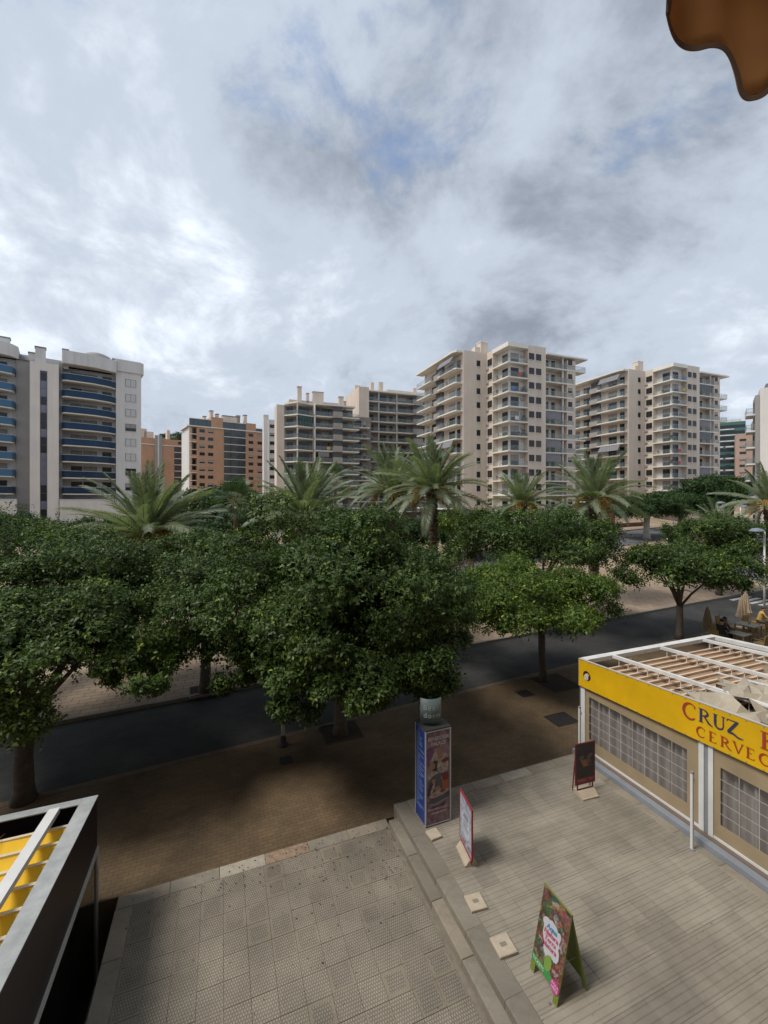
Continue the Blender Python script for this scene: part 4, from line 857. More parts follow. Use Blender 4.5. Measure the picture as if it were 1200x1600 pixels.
# orange brick blocks
def orange_block():
    g = random.Random(4); rot = R(35.6); t = thing('orange_block', 'orange brick apartment block with glazed central loggias and chimneys', 'building', (-75.5, 165, 0), rot)
    gz = 1.0; fh = 3.04; T = 36.0
    MB().box(2.2, 33, 0, 15, gz, T).build('wall', M['orange'], t)
    MB().box(-.6, -.02, 0.3, 15, gz, T - .3).build('wall', M['greywhite'], t)
    MB().box(0, 2.19, 2.4, 15, gz, T).build('wall', M['orange'], t)
    MB().box(0, .5, 0, .5, gz, T - .4).build('corner_pier', M['orange'], t)
    MB().prism([(-1.4, -.5), (33.6, -.5), (33.6, 15), (-1.4, 15)], T, T + .4).build('cornice', M['slab'], t)
    MB().box(7.6, 12.2, .2, 9, T + .4, T + 4.6).build('wall', M['orange'], t); MB().box(21.6, 25.8, .2, 9, T + .4, T + 3.6).build('wall', M['orange'], t)
    pent = mat('penthouse_glazing', (0.055, 0.075, 0.085), 0.12, 0.3, 0.2, spec=0.6)
    for x0, x1, h in ((-.4, 7.5, 3.2), (12.3, 21.5, 3.1), (25.9, 33, 1.6)):
        MB().box(x0, x1, .4, .5, T + .4, T + h).build('glazing', pent, t)
        f = MB()
        n = int((x1 - x0) / 1.5)
        for q in range(n + 1): f.box(x0 + q * (x1 - x0) / n - .05, x0 + q * (x1 - x0) / n + .05, .3, .4, T + .4, T + h)
        f.build('glazing_frame', M['frame'], t); MB().box(x0, x1, .2, 2.6, T + h, T + h + .2).build('roof_slab', M['slab'], t)
    for x, w_, h in ((8.2, 1.2, 7.6), (10.6, 1.0, 6.5), (13.2, 7.0, 6.2), (19.0, 1.3, 6.8), (22.0, 1.2, 7.4), (5.6, 1, 5)):
        MB().box(x, x + w_, 4, 6, T, T + h).build('chimney', M['cream'], t); MB().box(x - .12, x + w_ + .12, 3.88, 6.12, T + h, T + h + .35).build('chimney_cap', M['roofdark'], t)
    log = MB(); log.box(12.6, 21.3, -.02, .02, 0, fh - .5, 0)
    log_me = MB().box(12.6, 21.3, -.03, -.004, .25, fh - .02).mesh('loggia_glazing', mat('loggia_glazing', (0.045, 0.060, 0.068), 0.12, 0.6, 0.35, spec=0.6))
    lf = MB()
    for q in range(9): lf.box(12.6 + q * 8.7 / 8 - .05, 12.6 + q * 8.7 / 8 + .05, -.10, -.031, .25, fh - .02)
    lf.box(12.6, 21.3, -.09, -.031, 1.1, 1.18); lf_me = lf.mesh('glazing_frame', M['frame']); sl = MB().box(12.4, 21.5, -.35, 0, 0, .24).mesh('slab', M['slab'])
    cs_me = MB().box(-.2, 2.2, -.2, 2.4, 0, .25).mesh('slab', M['slab'])
    par = MB().box(.5, 2.18, .02, .2, .25, 1.2).mesh('parapet', M['orange'])
    for k in range(11):
        z = T - fh - k * fh
        for x in (4.2, 7.4): window(t, x, 0, z + .9, 2.0, 1.35, style=g.choice([0, 0, 1, 2]))
        for x in (23.6, 27.4, 31.0): window(t, x, 0, z + .9, 2.0, 1.35, style=g.choice([0, 0, 1, 2]))
        inst('loggia_glazing', log_me, t, (0, 0, z)); inst('glazing_frame', lf_me, t, (0, 0, z)); inst('slab', sl, t, (0, 0, z - .02))
        inst('slab', cs_me, t, (0, 0, z)); window(t, 1.3, 2.4, z + .3, 1.6, 2.2)
        if k % 2 == 1: inst('parapet', par, t, (0, 0, z))
    rot = R(40); t = thing('far_orange_block', 'orange and grey apartment block farther back, partly behind the palm', 'building', (-119, 192, 0), rot)
    T = 36.5; MB().box(-12, 30, 0, 14, gz, T).build('wall', M['orange'], t); MB().box(13.2, 16.4, -.6, -.02, gz, T + 1.4).build('stair_shaft', M['grey_rec'], t)
    MB().box(14.4, 15.0, -.9, -.62, gz, T + 1.4).build('shaft_rib', M['greywhite'], t)
    MB().box(-12, 30, -.4, 0, T - 3.3, T - 2.9).build('cornice', M['slab'], t)
    for x, w_, h in ((0, 8, 3.0), (1, 1.2, 5), (4, 1, 4.4), (6.2, 4.5, 4.6), (19.5, 1.3, 5.0), (9.6, 4, 3.4)): MB().box(x, x + w_, 4, 7, T, T + h).build('chimney', M['cream'], t)
    lg = MB().box(0, 7.4, -.02, -.002, .25, 2.8).mesh('loggia_glazing', mat('loggia_glazing_far', (0.05, 0.062, 0.070), 0.12, 0.6, 0.4, spec=0.6)); sl = MB().box(0, 7.4, -.35, -.02, 0, .24).mesh('slab', M['slab'])
    for k in range(12):
        z = T - 6.2 - k * 3.04
        for x in (-1.6, 21.8): inst('loggia_glazing', lg, t, (x, 0, z)); inst('slab', sl, t, (x, 0, z))
    for x in (2.8, 24.5, 28): window(t, x, 0, T - 2.2, 2.0, 1.4)
orange_block()

# white block with blue balconies at left
def blue_block():
    g = random.Random(6); rot = R(38); t = thing('blue_balcony_block', 'white apartment block with rounded blue glass balconies at left edge', 'building', (-60.85, 80, 0), rot)
    gz = 0.5; fh = 3.06
    MB().box(0.0, 8.6, 2.2, 14, gz, 33.0).build('wall', M['greywhite'], t)
    MB().box(8.62, 13.1, .6, 14, gz, 33.6).build('wall', M['greywhite'], t)
    MB().prism([(-.1, -1.6), (5.2, -1.6), (8.6, -.3), (8.6, 6), (-.1, 6)], 33.0, 35.4).build('roof_parapet', M['greywhite'], t)
    MB().prism([(8.62, .3), (12.9, .3), (13.6, .9), (13.6, 6), (8.62, 6)], 33.6, 36.0).build('roof_parapet', M['greywhite'], t)
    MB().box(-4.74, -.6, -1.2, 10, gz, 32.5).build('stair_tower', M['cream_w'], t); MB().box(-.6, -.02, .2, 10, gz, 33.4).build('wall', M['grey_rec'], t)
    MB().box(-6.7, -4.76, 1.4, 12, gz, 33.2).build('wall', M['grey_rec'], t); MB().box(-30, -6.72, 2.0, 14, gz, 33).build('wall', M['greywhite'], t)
    MB().prism([(-30, -1.2), (-9, -1.2), (-7.2, -.3), (-6.4, 1), (-6.4, 6), (-30, 6)], 33.0, 35.2).build('roof_parapet', M['greywhite'], t)
    for x, y, w_, h in ((-9.4, 3, 1.7, 4.6), (-5.0, 1.5, 1.2, 2.2), (-4.0, -.6, 1.5, 2.9), (0, .5, .9, 3.6), (8.2, 2, 1.2, 3.8)):
        MB().box(x, x + w_, y, y + 1.4, 32.4, 32.4 + h).build('chimney', M['greywhite'], t); MB().box(x - .1, x + w_ + .1, y - .1, y + 1.5, 32.4 + h, 32.6 + h).build('chimney_cap', M['roofdark'], t)
    MB().hexa([(-12, 1, 33), (8, 1, 33), (8, 9, 33), (-12, 9, 33), (-12, 5, 35.0), (8, 5, 35.0), (8, 6, 35.0), (-12, 6, 35.0)]).build('roof', M['roofdark'], t)
    o = MB(); o.lathe([(2.6, 0), (2.4, .5), (1.6, .95), (.5, 1.15), (0.01, 1.2)], 14, (5.4, 1.4)); o.build('roof_dome', mat('grey_roof_sheet', (0.26, 0.255, 0.25), 0.7, 0.2, 1), t, (0, 0, 35.4), smooth=True)
    # glazed strip of the stair tower, pane by pane
    fr = MB().box(-3.3, -2.3, -1.25, -1.201, 4.0, 31).build('strip_frame', M['frame'], t)
    pane = MB().box(-3.22, -2.38, -1.27, -1.252, 0.04, 1.40).mesh('pane', M['pane']); pane2 = MB().box(-3.22, -2.38, -1.27, -1.252, 0.04, 1.40).mesh('pane', mat('violet_grey_pane', (0.15, 0.15, 0.20), 0.15, 0.2, 0.5, spec=0.6))
    for k in range(18): inst('pane', pane2 if k % 3 == 1 or g.random() < .3 else pane, t, (0, 0, 4.2 + k * 1.47))
    def bal(pts, mglass):
        return poly2(pts, mglass)
    def poly2(pts, mg):
        sl = MB().prism(pts, -.22, 0).mesh('balcony', M['slab']); rl = MB()
        n = len(pts)
        for i in range(n - 1):
            a = Vector((*pts[i], .58)); b = Vector((*pts[i + 1], .58)); rl.beam(a, b, .05, 1.2, 0); rl.beam(a + Vector((0, 0, .64)), b + Vector((0, 0, .64)), .07, .06, 1)
        return sl, rl.mesh('railing', [M[mg], M['wframe']])
    shp = [(0, 2.2), (-.1, -.6), (.5, -1.2), (4.8, -1.2), (7.4, -.4), (8.55, .6), (8.55, 2.2)]
    A = [poly2(shp, m_) for m_ in ('bluepanel', 'bluepanel', 'navy')]
    shp2 = [(-30, 2.0), (-30, -1.0), (-9.0, -1.0), (-7.2, -.2), (-6.9, .8), (-6.9, 2.0)]
    B = [poly2(shp2, m_) for m_ in ('bluelight', 'navy')]
    for k in range(8):
        z = 30.0 - k * fh
        m_ = A[2] if k >= 5 else A[0]
        put_balcony(t, m_, z); put_balcony(t, B[0] if k < 7 else B[1], z)
        window(t, 2.2, 2.2, z + .05, 1.8, 2.3, style=g.choice([0, 1, 2])); window(t, 4.4, 2.2, z + .05, 2.2, 2.3, style=g.choice([0, 2, 1])); window(t, 7.2, 2.2, z + .05, 1.6, 2.3)
        window(t, 11.2, .6, z + .7, 1.9, 1.5, style=[4, 4, 4, 1, 4, 4, 0, 1][k]); window(t, -9.0, 2.0, z + .05, 2.0, 2.3, style=g.choice([0, 2])); window(t, -12.2, 2.0, z + .05, 2.2, 2.3)
    MB().box(-34, -6.5, -1.6, .4, gz, 7.2).build('podium_wall', M['cream_w'], t); MB().box(-.5, 17, -1.6, .4, gz, 7.1).build('podium_wall', M['cream_w'], t)
    MB().box(-34, -6.5, -1.5, -1.44, 7.2, 7.55).build('podium_rail', M['wframe'], t); MB().box(-.5, 17, -1.5, -1.44, 7.1, 7.5).build('podium_rail', M['wframe'], t)
blue_block()

# far towers at right and the pale gable at the right edge
def far_right():
    g = random.Random(3)
    t = thing('pale_gable_block', 'pale block with a blank stained side wall at the right edge', 'building', (66.8, 75, 0), R(-38))
    MB().box(0, 22, 0, 7, .5, 27.2).build('wall', M['cream_w'], t); MB().box(.8, 22, .6, 6, 27.2, 28.0).build('parapet', M['roofdark'], t)
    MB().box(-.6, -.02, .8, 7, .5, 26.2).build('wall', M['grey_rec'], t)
    bl = poly_balcony([(-.6, 1.5), (-.6, 6), (-1.8, 6), (-1.8, 1.5)], [1, 2, 3])
    for k in range(8): put_balcony(t, bl, 23 - k * 3); window(t, -.6, 4, 23.1 - k * 3, 2.0, 2.2, 'l', k % 2)
    t = thing('green_tower', 'distant dark green glass tower right of the farther cream tower', 'building', (172, 220, 0), R(-36))
    MB().box(0, 12.5, 0, 16, .5, 47).build('wall', M['greentower'], t); MB().box(-2.5, -.02, 2, 14, .5, 40).build('wall', M['greentower'], t); MB().box(2, 11, 2, 10, 47, 48.6).build('roof_house', M['greywhite'], t)
    sl = MB().box(.2, 3.4, -.5, 0, 0, .7).mesh('balcony', M['greywhite']); s2 = MB().box(0, 2.0, -.3, 0, 0, .6).mesh('balcony', M['greentower']); wl_ = MB().box(0, 12.4, -.06, -.01, 0, 1.5).mesh('window_band', M['pane'])
    for k in range(14):
        z = 43 - k * 3
        inst('window_band', wl_, t, (0, 0, z + .9))
        if k < 3: inst('balcony', MB().box(.2, 8, -.6, 0, 0, .5).mesh('balcony', M['greywhite']), t, (k * .7, 0, z))
        else:
            for x in (.2, 4.4, 8.8): inst('balcony', sl if (k + int(x)) % 2 else s2, t, (x, 0, z))
    t = thing('brown_tower', 'distant stepped brown brick tower beside the green one', 'building', (164.8, 198, 0), R(-38))
    MB().box(0, 6, 0, 12, .5, 38).build('wall', M['browntower'], t); MB().box(6.02, 18, .6, 12, .5, 43.5).build('wall', M['browntower'], t); MB().box(11, 15, 3, 8, 43.5, 46).build('roof_house', M['redbrick'], t)
    b1 = MB().box(6.6, 12, -.8, .6, 0, 1.1).mesh('balcony', mat('brown_parapet', (0.33, 0.24, 0.19), 0.85, 0.08, 0.4)); w1 = MB().box(6.6, 12, .52, .59, 1.1, 2.6).mesh('window_band', M['pane'])
    for k in range(12):
        z = 39.4 - k * 3; inst('balcony', b1, t, (0, 0, z)); inst('window_band', w1, t, (0, 0, z))
        if k > 1: window(t, 2.6, 0, z + 1, 2.4, 1.2, style=k % 2)
        window(t, 14.5, .6, z + 1, 2.4, 1.2, style=(k + 1) % 2)
far_right()
# wooded hill far behind the orange blocks
hv = []; hf = []; g = random.Random(2); n1, n2 = 46, 14
for i in range(n1 + 1):
    for j in range(n2 + 1):
        x = -420 + i * 420 / n1; y = 420 + j * 22
        h = 92 * math.exp(-((x + 265) / 105) ** 2) * math.sin(math.pi * j / n2) ** .7 + (g.uniform(-2.2, 2.2) if 0 < j < n2 else 0)
        hv.append((x, y, h))
for i in range(n1):
    for j in range(n2): hf.append((i * (n2 + 1) + j, (i + 1) * (n2 + 1) + j, (i + 1) * (n2 + 1) + j + 1, i * (n2 + 1) + j + 1))
struct(MB().add(hv, hf).build('hill', mat('scrubby_hill', (0.085, 0.092, 0.060), 0.95, 0.4, 0.08, stain=0.3), smooth=True))
# bushes on its ridge
gq = np.random.default_rng(5); qs = []
for i in range(120):
    x = gq.uniform(-330, -180); j = gq.uniform(.25, .6); y = 420 + j * 14 * 22; h = 92 * math.exp(-((x + 265) / 105) ** 2) * math.sin(math.pi * j) ** .7
    q, _ = crown_quads((x, y, h + 1.0), (3.5, 3.5, 2.6), int(i), 10, 8, 4, 1.3, -.4); qs.append(q)
o = inst('hill_scrub', quads_mesh('hill_scrub', np.concatenate(qs), M['leaf_far'])); tag(o, 'dark green scrub covering the far hill', 'shrubs', kind='stuff')
# ------------------------------------------------------------------ kiosks
M['yellow'] = mat('yellow_fascia_vinyl', (0.72, 0.42, 0.006), 0.5, 0.10, 0.9, stain=0.14)
M['yellow_canvas'] = mat('yellow_canvas', (0.72, 0.44, 0.015), 0.75, 0.08, 2, stain=0.1)
M['tan'] = mat('tan_pvc_blind', (0.345, 0.268, 0.165), 0.5, 0.12, 1.2, 0.35, 4, stain=0.12)
M['canvas'] = mat('beige_canvas', (0.40, 0.35, 0.27), 0.9, 0.12, 3, 0.3, 30, stain=0.25)
M['brown_canvas'] = mat('brown_canopy_cloth', (0.38, 0.25, 0.15), 0.9, 0.15, 1.5, stain=0.3)
M['bar'] = mat('tan_canopy_bar', (0.60, 0.46, 0.34), 0.5, 0.08, 4)
M['bluegrey'] = mat('blue_grey_plinth', (0.235, 0.255, 0.285), 0.7, 0.10, 2, stain=0.25)
M['greypost'] = mat('grey_post', (0.25, 0.26, 0.28), 0.5, 0.06, 3)
M['clear'] = glass_mat('clear_pvc', (0.13, 0.12, 0.11), 0.2, 0.15)
M['seam'] = mat('pale_seam', (0.46, 0.43, 0.38), 0.6, 0.05, 5)
M['curtain'] = mat('grey_curtain', (0.50, 0.45, 0.43), 0.9, 0.1, 2)
M['red_letter'] = mat('red_lettering', (0.36, 0.050, 0.016), 0.5, 0.08, 6); M['blue_letter'] = mat('blue_lettering', (0.030, 0.042, 0.095), 0.5, 0.08, 6); M['pink_edge'] = mat('pale_letter_edge', (0.62, 0.30, 0.16), 0.5, 0.05, 6); M['lilac_edge'] = mat('pale_blue_letter_edge', (0.28, 0.28, 0.34), 0.5, 0.05, 6)
def strip(mb, pts, ws, off, mi=0):
    """a stroke of varying width drawn in the x-z plane at y = off"""
    v = []; n = len(pts)
    for i, (x, z) in enumerate(pts):
        a = pts[max(0, i - 1)]; b = pts[min(n - 1, i + 1)]; dx, dz = b[0] - a[0], b[1] - a[1]; l = math.hypot(dx, dz) or 1
        w = ws[i] / 2 if hasattr(ws, '__len__') else ws / 2
        v += [(x - dz / l * w, off, z + dx / l * w), (x + dz / l * w, off, z - dx / l * w)]
    mb.add(v, [(2 * i, 2 * i + 1, 2 * i + 3, 2 * i + 2) for i in range(n - 1)], mi)
def arc(cx, cz, rx, rz, a0, a1, n=16): return [(cx + rx * math.cos(R(a0 + (a1 - a0) * i / n)), cz + rz * math.sin(R(a0 + (a1 - a0) * i / n))) for i in range(n + 1)]
def letter(ch):
    """roman capital as strokes, height 1: list of (points, widths)"""
    T, t, s = .17, .055, .05
    ser = lambda x, z, w=.30: ([(x - w / 2, z), (x + w / 2, z)], s)
    if ch == 'C': return .82, [(arc(.45, .5, .40, .48, 48, 315, 26), [t + (T - t) * max(0, math.sin(math.pi * i / 26)) ** 1.3 for i in range(27)]), ([(.72, .72), (.74, .90)], .05)]
    if ch == 'R': return .92, [([(.18, 0), (.18, 1)], T), ser(.18, .02), ser(.15, .98), (arc(.30, .74, .34, .23, 92, -92, 16), [t + (T * .85 - t) * max(0, math.sin(math.pi * i / 16)) for i in range(17)]), ([(.18, .975), (.32, .975)], s), ([(.22, .505), (.34, .505)], s), ([(.40, .52), (.72, .10), (.98, -.03)], [.12, .15, .05])]
    if ch == 'U': return .92, [([(.20, 1), (.20, .32)], T), (arc(.47, .30, .27, .28, 180, 360, 14), [T - (T - t) * i / 14 for i in range(15)]), ([(.74, .30), (.74, 1)], t + .02), ser(.20, .98), ser(.74, .98, .24)]
    if ch == 'Z': return .92, [([(.08, .96), (.80, .96)], .07), ([(.08, .96), (.06, .80)], .05), ([(.72, .95), (.14, .08)], T), ([(.10, .05), (.45, .08), (.80, -.10), (1.12, -.08)], [.08, .15, .12, .03])]
    if ch == 'E': return .70, [([(.18, 0), (.18, 1)], T), ser(.16, .02, .26), ser(.16, .98, .26), ([(.18, .97), (.62, .97)], s), ([(.62, .98), (.62, .84)], .045), ([(.18, .52), (.50, .52)], s), ([(.18, .03), (.64, .03)], s), ([(.65, .02), (.66, .18)], .045)]
    if ch == 'V': return .92, [([(.10, 1), (.47, .02)], [T, T * .8]), ([(.47, .02), (.80, 1)], t + .02), ser(.10, .98, .30), ser(.80, .98, .24)]
    if ch == 'B': return .85, [([(.18, 0), (.18, 1)], T), ser(.15, .02), ser(.15, .98), (arc(.30, .76, .28, .21, 92, -92, 14), [t + (T * .8 - t) * max(0, math.sin(math.pi * i / 14)) for i in range(15)]), (arc(.30, .27, .36, .25, 92, -92, 14), [t + (T * .9 - t) * max(0, math.sin(math.pi * i / 14)) for i in range(15)])]
def put_letter(parent, ch, h, loc, rotz, m, edge=None, shear=0.0, name='letter'):
    adv, st = letter(ch); mb = MB()
    for i, (p, w) in enumerate(st):
        sc = lambda q: [(x * h, z * h + x * h * shear) for x, z in q]
        strip(mb, sc(p), [k * h for k in w] if hasattr(w, '__len__') else w * h, -0.003 - 0.0006 * i, 0)
        if edge is not None and i == 0: strip(mb, [(x - .07 * h, z) for x, z in sc(p)], [k * h * .5 for k in w] if hasattr(w, '__len__') else w * h * .45, -0.0022, 1)
    return mb.build(name, [m] + ([edge] if edge is not None else []), parent, loc, rotz)

KB0 = -0.34
def kz(b): return 2.77 + 0.065 * (KB0 - b)         # the roof climbs towards the building
def kfb(b): return 1.97 + 0.043 * (KB0 - b)
kt = thing('yellow_kiosk', 'yellow bar kiosk with open pergola roof and blue-red lettering at right', 'kiosk', fw(0, 0), ROT)
BE = -11.0
MB().box(-.2, 6.3, BE, -.30, -.005, .115).build('plinth', M['bluegrey'], kt)
MB().box(-.02, 6.1, BE, -.36, .116, .135).build('floor', mat('kiosk_floor', (0.16, 0.12, 0.09), 0.8, 0.1, 2), kt)
def sl_box(a0, a1, b0, b1, z0, z1, name, m, par=None):   # box whose z bounds follow functions of b
    p = [(a0, b0, z0(b0)), (a1, b0, z0(b0)), (a1, b1, z0(b1)), (a0, b1, z0(b1)), (a0, b0, z1(b0)), (a1, b0, z1(b0)), (a1, b1, z1(b1)), (a0, b1, z1(b1))]
    return MB().hexa(p).build(name, m, par or kt)
v = []; fc = []; NB, NZ = 90, 6
from mathutils import noise as mnoise
for i in range(NB + 1):                       # vinyl sheet stretched over the frame, slightly slack between its fixings
    b = KB0 + .02 + (BE - KB0 - .02) * i / NB
    for k in range(NZ + 1):
        u = k / NZ; z = kfb(b) * (1 - u) + (kz(b) - .015) * u; v.append((.032 + .006 * math.sin(math.pi * u) * (1 + mnoise.noise(Vector((b * 1.6, u, 3)))) + .003 * (1 + mnoise.noise(Vector((b * 5, u * 2, 1)))) * math.sin(math.pi * u), b, z))
for i in range(NB):
    for k in range(NZ): fc.append((i * (NZ + 1) + k, (i + 1) * (NZ + 1) + k, (i + 1) * (NZ + 1) + k + 1, i * (NZ + 1) + k + 1))
fascia = MB().add(v, fc).build('fascia', M['yellow'], kt, smooth=True)
sl_box(.03, .075, KB0 + .021, KB0 + .03, lambda b: kfb(b), lambda b: kz(b) - .015, 'fascia_end', M['greypost'])
bo = MB()
for i in range(34): b = KB0 - .08 - i * .3; bo.box(.022, .03, b - .010, b + .010, kz(b) - .045, kz(b) - .025); bo.box(.022, .03, b - .010, b + .010, kfb(b) + .015, kfb(b) + .035)
bo.build('fixings', M['greypost'], kt)
sl_box(.025, .085, BE, KB0 + .02, lambda b: kz(b) - .014, lambda b: kz(b) + .006, 'fascia_trim', M['seam'])
for b0, b1, m in ((-.50, -.36, 'white_paint'), (-3.78, -3.67, 'white_paint'), (-3.97, -3.87, 'white_paint'), (-7.3, -7.19, 'white_paint'), (-7.5, -7.4, 'white_paint')):
    sl_box(.08, .20, b0, b1, lambda b: .135, lambda b: kfb(b) + .3, 'post', M[m])
sl_box(.10, .18, -3.868, -3.782, lambda b: .135, lambda b: kfb(b) + .3, 'post', M['greypost']); sl_box(.10, .2, -.355, -.30, lambda b: .1, lambda b: kfb(b) + .3, 'post', M['greypost'])
def bay(b0, b1, par):
    """roll-down blind: tan cloth frame, clear sheet with seams, curtain behind, white bottom rail"""
    top = 2.5; wz0, wz1 = .50, 1.735; wb0, wb1 = b0 + .27, b1 - .13
    f = MB()
    f.box(.11, .125, b0 + .003, b1 - .003, wz1, top); f.box(.11, .125, b0 + .003, b1 - .003, .19, wz0); f.box(.11, .125, b0 + .003, wb0, wz0, wz1); f.box(.11, .125, wb1, b1 - .003, wz0, wz1)
    bl = f.build('blind', M['tan'], par)
    MB().box(.116, .120, wb0, wb1, wz0, wz1).build('clear_sheet', M['clear'], bl)
    sm = MB(); n = round((wb1 - wb0) / .36)
    for i in range(1, n): x = wb0 + (wb1 - wb0) * i / n; sm.box(.106, .112, x - .006, x + .006, wz0, wz1)
    for i in range(1, 5): z = wz0 + (wz1 - wz0) * i / 5; sm.box(.104, .1058, wb0, wb1, z - .006, z + .006)
    sm.build('seam_grid', M['seam'], bl)
    v = []; fc = []; N = 90
    g = random.Random(int(-b0 * 10))
    for i in range(N + 1):
        y = b0 + .05 + (b1 - b0 - .1) * i / N; d = .30 + .085 * math.sin(i * 1.05 + .9 * math.sin(i * .31)) + .04 * math.sin(i * .41)
        v += [(d, y, .16), (d + .01 * math.sin(i * 2.), y, 2.3)]
    for i in range(N): fc.append((2 * i, 2 * i + 1, 2 * i + 3, 2 * i + 2))
    MB().add(v, fc).build('curtain', M['curtain'], par, smooth=True)
    MB().box(.09, .145, b0 + .003, b1 - .003, .136, .188).build('bottom_rail', M['white_paint'], par)
bay(-3.67, -.50, kt); bay(-7.19, -3.97, kt); bay(-10.9, -7.5, kt)
# street side and far side of the kiosk
MB().box(.2, 5.9, -.47, -.44, .14, 2.35).build('street_blind', M['tan'], kt)
for a in (2.0, 4.0, 5.85): MB().box(a, a + .12, -.43, -.36, .12, 2.5).build('post', M['white_paint'], kt)
MB().box(5.9, 5.93, BE, -.5, .14, 2.35).build('side_blind', M['tan'], kt)
# pergola roof
sl_box(.10, 6.04, KB0 - .24, KB0, lambda b: kz(b) - .10, lambda b: kz(b) + .018, 'roof_edge', M['white_beam']); sl_box(5.83, 6.04, BE, KB0 - .245, lambda b: kz(b) - .10, lambda b: kz(b) + .018, 'roof_edge', M['white_beam'])
sl_box(.09, .15, BE, KB0 - .245, lambda b: kz(b) - .28, lambda b: kz(b) - .10, 'roof_edge', M['bar'])
for a in (1.1, 3.15, 5.2): sl_box(a - .048, a + .048, BE, KB0 - .26, lambda b: kz(b) - .05, lambda b: kz(b) + .035, 'roof_beam', M['white_beam'])
for i in range(33):
    b = -.80 - i * .30
    z = kz(b) - .27; MB().box(.18, 5.82, b - .03, b + .03, z - .025, z + .025).build('canopy_bar', M['bar'], kt)
    for a in (1.1, 3.15, 5.2): MB().box(a - .008, a + .008, b - .008, b + .008, z + .02, kz(b) - .051).build('hanger', M['white_paint'], kt)
v = []; fc = []; nb = 33 * 6; na = 30
for j in range(nb + 1):
    b = -.80 - j * .30 / 6; u = (j % 6) / 6
    for i in range(na + 1):
        a = .19 + (5.81 - .19) * i / na; v.append((a, b, kz(b) - .30 - .045 * math.sin(math.pi * u) + .01 * math.sin(a * 3 + j)))
for j in range(nb):
    for i in range(na): fc.append((j * (na + 1) + i, j * (na + 1) + i + 1, (j + 1) * (na + 1) + i + 1, (j + 1) * (na + 1) + i))
MB().add(v, fc).build('canopy_cloth', M['brown_canvas'], kt, smooth=True)
# crumpled canvas pushed back towards the building: sharp ridges, drooping folds, a ragged front
from mathutils import noise as mnoise
def rumple(a, b, seed):
    p = Vector((a * 1.15 + .4 * b + seed, b * 1.9, seed)); r = 1 - abs(mnoise.noise(p)) * 2.2; r2 = 1 - abs(mnoise.noise(p * 2.3 + Vector((5, 1, 0)))) * 2
    return .30 * r + .14 * r2
v = []; fc = []; na, nb = 26, 40; idx = {}; gc = random.Random(21)
for j in range(nb + 1):
    for i in range(na + 1):
        a = .17 + (5.78 - .17) * i / na + (gc.uniform(-.09, .09) if 0 < i < na else 0); b = -2.55 - .17 * j + gc.uniform(-.07, .07)
        idx[i, j] = len(v); v.append((a, b, kz(b) - .27 + rumple(a, b, 2.0) + gc.uniform(-.035, .035)))
for j in range(nb):
    for i in range(na):
        a = .17 + (5.78 - .17) * (i + .5) / na; b = -2.55 - .17 * (j + .5)
        front = -3.05 + .5 * mnoise.noise(Vector((a * .9, 3, 1))) + .2 * mnoise.noise(Vector((a * 3.1, 8, 1))) - .3 * math.exp(-((a - 2.6) / .8) ** 2)
        hole = mnoise.noise(Vector((a * 1.1, b * 1.2, 4.4))) > .22
        q4 = (idx[i, j], idx[i + 1, j], idx[i + 1, j + 1], idx[i, j + 1])
        if b < front and not hole: fc += [(q4[0], q4[1], q4[2]), (q4[0], q4[2], q4[3])] if (i + j) % 2 else [(q4[0], q4[1], q4[3]), (q4[1], q4[2], q4[3])]
o = MB().add(v, fc).build('crumpled_canvas', M['canvas'], kt)
sm_ = o.modifiers.new('thickness', 'SOLIDIFY'); sm_.thickness = 0.012
for a, b0, b1, ya in ((2.2, -2.75, -4.1, .15), (2.5, -3.9, -6.0, .1), (4.2, -2.6, -4.4, .12), (1.9, -4.2, -6.8, -.05), (4.6, -3.8, -6.5, .05), (.9, -3.4, -5.0, .1)):
    MB().beam((a, b0, kz(b0) + .03), (a + ya, b1, kz(b1) + .045), .035, .03).build('canopy_bar', M['white_paint'], kt)
# lettering and emblem on the fascia (drawn facing -x: local x of a letter runs along -b)
def fasc_letter(ch, b, zb, h, m, edge): put_letter(fascia, ch, h, (.0305, b, zb), -math.pi / 2, m, edge, 0.065)
fasc_letter('C', -3.36, 2.50, .36, M['red_letter'], M['pink_edge']); fasc_letter('R', -3.70, 2.56, .30, M['blue_letter'], M['lilac_edge']); fasc_letter('U', -3.985, 2.58, .29, M['blue_letter'], M['lilac_edge']); fasc_letter('Z', -4.25, 2.60, .29, M['blue_letter'], None)
fasc_letter('B', -4.86, 2.60, .34, M['red_letter'], M['pink_edge'])
for ch, b in zip('CERVEC', (-3.66, -3.91, -4.14, -4.375, -4.61, -4.84)): fasc_letter(ch, b, 2.215 + .055 * (-3.66 - b), .225, M['red_letter'], None)
em = MB()
def disc(mb, cx, cz, rx, rz, off, mi, n=18, rot=0.0): 
    pts = [(cx + rx * math.cos(2 * math.pi * i / n) * math.cos(rot) - rz * math.sin(2 * math.pi * i / n) * math.sin(rot), off, cz + rx * math.cos(2 * math.pi * i / n) * math.sin(rot) + rz * math.sin(2 * math.pi * i / n) * math.cos(rot)) for i in range(n)]
    mb.add(pts, [tuple(range(n))], mi)
disc(em, 0, 0, .13, .135, -.002, 0); disc(em, -.02, -.05, .075, .085, -.003, 1); disc(em, .045, .045, .05, .035, -.004, 2, rot=-.5); disc(em, -.01, .0, .045, .06, -.0045, 1, rot=.4); disc(em, -.05, -.04, .013, .013, -.005, 0); disc(em, .0, -.06, .014, .012, -.0052, 0); disc(em, -.01, -.1, .012, .012, -.0054, 0)
